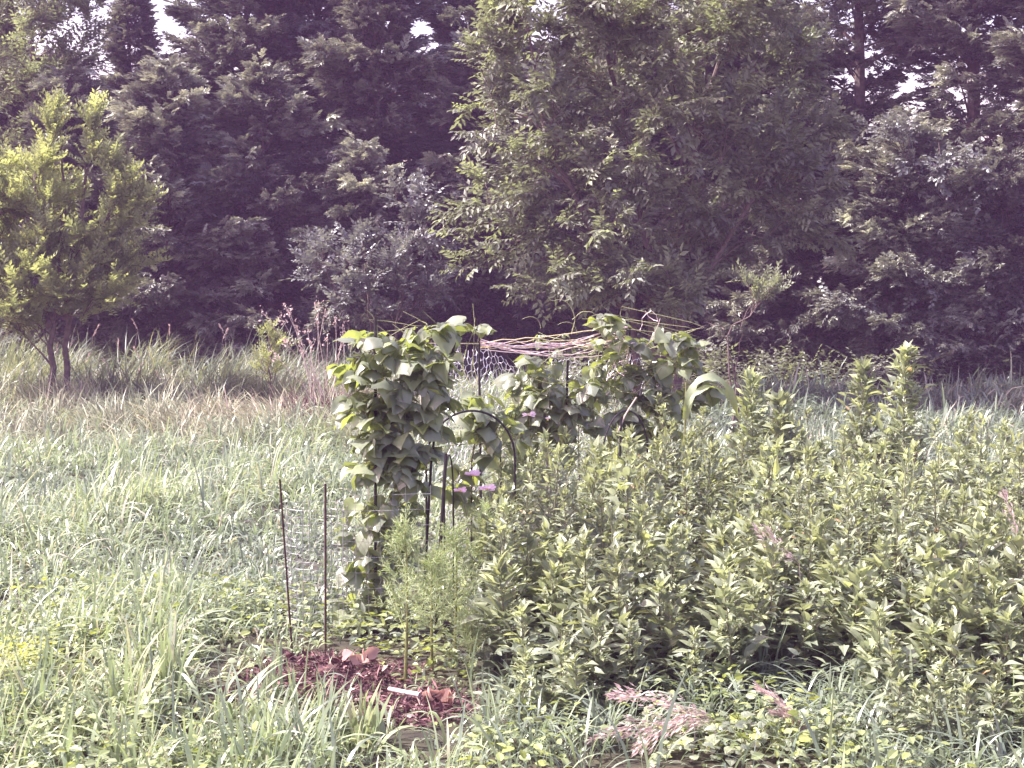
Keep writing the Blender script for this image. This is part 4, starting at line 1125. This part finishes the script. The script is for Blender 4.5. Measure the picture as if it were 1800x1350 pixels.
# ------------------------------------------------------------------ mulch heap, stick, withered leaves
def litter():
    g = Geo()
    x = rng.uniform(-1.55, -.15, 9000); y = rng.uniform(7.8, 9.2, 9000)
    e = rng.normal(0, .12, 9000)
    k = in_mulch(x + e, y + e); x, y = x[k], y[k]; n = len(x)
    T = np.stack([x, y, gz(x, y) + rng.uniform(0, .05, n)], 1)
    D = unit(np.stack([rng.normal(0, 1, n), rng.normal(0, 1, n), rng.normal(.15, .4, n)], 1))
    r = np.clip(rng.normal(.35, .24, n) + .5 * (rng.random(n) < .12), 0, 1)
    w = rng.random(n) < .55
    Mx = frames(D, rdir(n) + [0, 0, .8])
    g.inst(*L_SIMPLE, Mx[w], T[w], rng.uniform(.02, .06, w.sum()), r[w]); g.inst(*L_SLIM, Mx[~w], T[~w], np.stack([rng.uniform(.015, .03, (~w).sum()), rng.uniform(.04, .12, (~w).sum()), rng.uniform(.02, .04, (~w).sum())], 1), r[~w])
    tag(g.build('mulch', M['mulch']), 'reddish brown mulch and dead leaves heaped on the bare soil', 'mulch', None, 'stuff')
    # curled brown leaves on the heap
    spots = [(600, 1195, 8.85, 'large curled reddish leaf on the mulch below the rusty rod'), (635, 1180, 8.85, 'pinkish twisted dead leaf at the right end of the mulch heap'), (500, 1200, 8.85, 'dark reddish dead leaf at the left end of the mulch heap'), (575, 1235, 8.6, 'pale brown dead leaf low on the mulch heap')]
    for i, (px, py, Y, lab) in enumerate(spots):
        c = at(px, py, Y); c[2] = float(gz(c[0], c[1])) + .05
        root = empty('dead_leaf', c, lab, 'dead leaf', 'dead leaves on the mulch')
        gg = Geo()
        m = 5
        D = unit(np.stack([rng.normal(0, 1, m), rng.normal(0, .6, m), rng.uniform(.1, .9, m)], 1))
        V, Fc = HEARTS[i % 3]
        gg.inst(V, Fc, frames(D, rdir(m)), rng.normal(0, .02, (m, 3)), rng.uniform(.035, .07, m), rng.uniform(0, 1, m))
        gg.build('blades', M['dead'] if i % 2 else M['mulch'], root, smooth=True)
    c = at(768, 1262, 8.2); c[2] = float(gz(c[0], c[1]))
    root = empty('withered_plant', c, 'crumpled pinkish brown withered leaves around a dark hollow near the bare stick', 'dead plant')
    gg = Geo(); a = np.linspace(-.6, 3.6, 8)
    D = unit(np.stack([np.cos(a) * .5, np.sin(a) * .3 - .2, .35 + .5 * np.abs(np.sin(a))], 1)); 
    T = np.stack([.045 * np.cos(a) + .01, .03 * np.sin(a), .03 + 0 * a], 1)
    gg.inst(*HEARTS[1], frames(D, np.stack([np.cos(a), np.sin(a), .4 + 0 * a], 1)), T, rng.uniform(.07, .105, 8), rng.uniform(.2, 1, 8))
    gg.build('leaves', M['dead'], root, smooth=True)
    gg = Geo(); t = np.linspace(0, math.pi, 8)
    P = np.stack([-.02 + .02 * np.cos(t), .05 + 0 * t, .05 - .035 * np.cos(t)], 1); gg.tube(P, .040 * np.sin(t) ** .5 * (1 + .25 * np.sin(4 * t)) + .001, 7)
    gg.build('hollow_shade', M['metal'], root, smooth=True)  # near-black solid stands in for the shade inside the hollow
    P = np.array([at(684, 1218, 8.3), at(700, 1238, 8.25), at(716, 1253, 8.2), at(738, 1268, 8.15)])
    t = np.linspace(0, 1, 10); s = np.linspace(0, 1, 4)
    Q = np.stack([np.interp(t, s, P[:, k]) for k in range(3)], 1); Q[:, 2] = np.maximum(Q[:, 2], gz(Q[:, 0], Q[:, 1]) + .075)
    gg = Geo(); gg.tube(Q - Q[0], np.linspace(.011, .014, 10), 8)
    o = gg.build('stick', M['stick'], smooth=True); o.location = tuple(Q[0]); tag(o, 'bare pinkish white stick lying across the red mulch', 'stick')
litter()

# ------------------------------------------------------------------ seed plumes and stalks
def plume(p0, p1, n, w, label, mat='plume', group=None, arch=.06, leaf=.035, stem_from=None):
    p0, p1 = np.array(p0, float), np.array(p1, float)
    b = np.array([p0[0], p0[1], 0.0]) if stem_from is None else np.array(stem_from, float)
    root = empty('grass_plume', b, label, 'seed head', group)
    L = np.linalg.norm(p1 - p0); up = np.array([0, 0, 1.])
    s = np.linspace(0, 1, 9)[:, None]
    C = p0 + (p1 - p0) * s + up * arch * np.sin(s * math.pi) * L
    g = Geo()
    t = np.linspace(0, 1, 6)[:, None]
    st = b + (p0 - b) * t + (p1 - p0) * (t ** 2 - t) * .3
    g.tube(np.concatenate([st[:-1], C]) - b, np.linspace(.0028, .001, 14), 5); g.build('stem', M['palestalk'], root)
    g = Geo(); f = rng.uniform(.0, 1, n); q = np.stack([np.interp(f, s[:, 0], C[:, k]) for k in range(3)], 1)
    ax = unit(p1 - p0)
    side = unit(np.cross(ax, up)); ht = w * np.sin(np.clip(f * .85 + .12, 0, 1) * math.pi)
    br = rng.normal(0, 1, n); bz = rng.normal(-.15, .7, n)
    q = q + side * (br * ht * .6)[:, None] + up * (bz * ht * .6)[:, None] + ax * (np.abs(br) * ht * .9)[:, None]
    D = ax * 1.3 + side * (br * .35)[:, None] + up * (bz * .35 - .1)[:, None] + rng.normal(0, .15, (n, 3))
    PV, PF = L_SLIM
    g.inst(PV * np.array([.8, 1, 1]), PF, frames(D, rdir(n)), q - b, leaf * rng.uniform(.6, 1.4, n), rng.uniform(0, 1, n)); g.build('sprays', M[mat], root)
    return root

def plumes():
    Y = 7.45
    P = lambda a, b, y=Y: at(a, b, y)
    plume(P(1250, 1262), P(1075, 1222), 230, .055, 'upper pink feathery seed plume lying toward the left in the front grass')
    plume(P(1245, 1268, 7.4), P(1042, 1300, 7.4), 230, .055, 'lowest reddish pink seed plume reaching left over the front grass')
    plume(P(1215, 1255, 7.35), P(1120, 1318, 7.3), 130, .045, 'short pink seed plume hanging down below the upper one')
    plume(P(1420, 1282), P(1336, 1212), 150, .035, 'bright pink upright seed plume between the weeds and the front vine')
    plume(P(1425, 1285, 7.45), P(1360, 1252, 7.45), 120, .02, 'small pink seed plume just under the bright upright one')
    plume(P(1405, 990, 8.8), P(1335, 935, 8.8), 90, .09, 'pale pink seed plume inside the weeds above the front rows')
    plume(P(1800, 1195, 8.2), P(1755, 1165, 8.2), 110, .04, 'pale straw seed plume at the right border')
    plume(P(1795, 960, 9.2), P(1765, 870, 9.2), 80, .09, 'pinkish seed plume among the weeds at the right border')
    plume(P(1640, 1345, 7.4), P(1575, 1325, 7.4), 120, .04, 'faint pink seed plume at the lower right edge')
    # far seed stalks
    pts = [(66, 565), (172, 575), (232, 562), (208, 598), (128, 600), (236, 612), (140, 620), (158, 622), (182, 632), (298, 575), (400, 580), (385, 572), (100, 610), (250, 640), (275, 655)]
    for i, (px, py) in enumerate(pts):
        Y = 24.5 + (i % 4) * .5; tip = at(px, py, Y); d = np.array([.10 * math.sin(i * 2.1), 0, .16])
        plume(tip - d, tip, 26, .018, 'thin grass stalk with a pale drooping seed head before the dark trees', 'plume', 'pale seed heads before the trees', .1, .045, (tip[0] - .15 * math.sin(i), Y, 0))
    # dry weedy clump left of the beans
    Y = 22.0
    root = empty('dry_weed', (gx(560, Y), Y, 0), 'clump of dry leaning stalks with pink seed heads left of the beans', 'dry plant')
    b = np.array([gx(560, Y), Y, 0]); g = Geo()
    tips = [(460, 548), (492, 555), (510, 550), (500, 538), (560, 528), (572, 545), (556, 560), (576, 590), (602, 570), (600, 600), (548, 600), (520, 570), (530, 610), (610, 585), (590, 560), (540, 575), (480, 620), (500, 600)]
    for i, (px, py) in enumerate(tips):
        e = at(px, py, Y + .3 * math.sin(i)) - b; f = np.array([gx(600 - (i * 23) % 60, Y) - b[0], .2 * math.cos(i), 0])
        s = np.linspace(0, 1, 8)[:, None]; Q = f + (e - f) * s + np.array([.04 * math.sin(i), 0, .02]) * np.sin(s * math.pi)
        g.tube(Q, np.linspace(.006, .003, 8), 4)
        g2 = Geo(); m = 16; q = e + rng.normal(0, .03, (m, 3)) + unit(e - f) * rng.uniform(-.12, .02, m)[:, None]
        g2.inst(*L_SIMPLE, frames(rdir(m) + unit(e - f), rdir(m)), q, rng.uniform(.02, .06, m), rng.uniform(0, 1, m))
        g2.build('sprays', M['plume'], root)
    g.build('stems', M['palestalk'], root)
    leafy('bush', (gx(475, 22.5), 22.5), [[[gx(475, 22.5), 22.5, 0], at(478, 640, 22.5), at(472, 580, 22.5)]], [blob(472, 590, 22.5, 18, 14), blob(490, 610, 22.5, 26, 16), blob(470, 640, 22.5, 30, 20)], 26, 0, L_SIMPLE, .16, 'bright',
          'small yellowish bush at the foot of the dry pink stalks', 31, None, .012, 0, .3, 9, .26, 9)
    # reddish brush in the shade at the column's left edge
    Y = 21.8; c = at(590, 690, Y)
    g = Geo(); m = 900
    blades(g, np.stack([c[0] + rng.normal(0, .35, m), Y + rng.normal(0, .5, m), np.zeros(m)], 1), rng.uniform(-3.1, 3.1, m), rng.uniform(.25, .6, m), rng.uniform(.005, .01, m), rng.uniform(0, .5, m), rng.uniform(.3, 1.5, m), rng.uniform(.1, .75, m), 5)
    tag(g.build('reddish_grass_tuft', M['mulch'], smooth=True), 'reddish brown dry grass tuft beside the left bean column', 'grass tuft')

def front_plants():
    # distinct broad clumps
    def clump(px, Y, n, L, W, label, lean=.25, up=.5, r=.5):
        b = np.array([gx(px, Y), Y, float(gz(gx(px, Y), Y)) - .01])
        g = Geo(); k = rng.random(n) < up
        blades(g, np.concatenate([rng.normal(0, .035, (n, 2)), np.zeros((n, 1))], 1), rng.uniform(-3.14, 3.14, n), L * rng.uniform(.6, 1.15, n), W * rng.uniform(.7, 1.2, n),
               np.where(k, rng.uniform(0, lean, n), rng.uniform(.2, .6, n)), np.where(k, rng.uniform(.05, .4, n), rng.uniform(1.2, 2.3, n)), np.clip(rng.normal(r, .15, n), 0, .95), 9, .25)
        o = g.build('grass_clump', M['meadow'], smooth=True); o.location = tuple(b)
        tag(o, label, 'grass clump', 'broad grass clumps in front')
    clump(285, 8.45, 46, .46, .022, 'large clump of broad upright blades in the near left field', r=.75)
    clump(30, 7.9, 40, .42, .020, 'broad grass clump with drooping pale blades at the left border', up=.2, r=.3)
    clump(640, 7.55, 26, .30, .024, 'bright green clump of wide blades below the mulch heap', .2, .7, r=.85)
    clump(560, 7.7, 30, .38, .020, 'pale arching grass clump below the left end of the mulch', up=.3, r=.5)
    clump(860, 7.5, 34, .36, .016, 'grass clump below the withered pink leaves', up=.3, r=.5)
    clump(1460, 7.8, 40, .40, .013, 'long thin bladed clump right of the bright pink plume', up=.12, r=.45)
    clump(1560, 8.25, 40, .48, .012, 'tall thin bladed clump rising at the foot of the shaded weeds', up=.2, r=.35)
    clump(1060, 7.6, 40, .38, .013, 'thin bladed clump left of the pink plumes', up=.1, r=.35)
    clump(1350, 8.5, 30, .45, .013, 'long shaded grass clump among the front weeds', up=.4, r=.25)
    clump(855, 8.25, 5, .30, .022, 'single wide upright grass shoot at the left corner of the weeds', .08, 1.0, r=.45)
    # low vine in front
    b = np.array([gx(1330, 7.5), 7.5, 0.02]); root = empty('vine', b, 'low yellow green leafy vine trailing beside the pink plumes', 'vine')
    g, gl = Geo(), Geo(); m = 420
    t = np.linspace(0, 1, 14)
    for k in range(3): g.tube(np.stack([(t - .5) * .75, .07 * np.sin(t * 6 + k * 2), .10 + .05 * np.sin(t * 9 + k) + .02 * k], 1), .003, 4)
    T = np.stack([rng.uniform(-.50, .50, m), rng.normal(0, .20, m), .09 + rng.normal(0, .045, m)], 1)
    gl.inst(*HEARTS[0], frames(unit(np.stack([rng.normal(0, 1, m), rng.normal(-.4, 1, m), rng.uniform(-.3, .4, m)], 1)), np.tile([0, -.2, 1.], (m, 1))), T, rng.uniform(.025, .055, m), np.clip(rng.normal(.55, .3, m), 0, 1))
    g.build('stems', M['vine'], root); gl.build('leaves', M['bean'], root)
plumes(); front_plants()
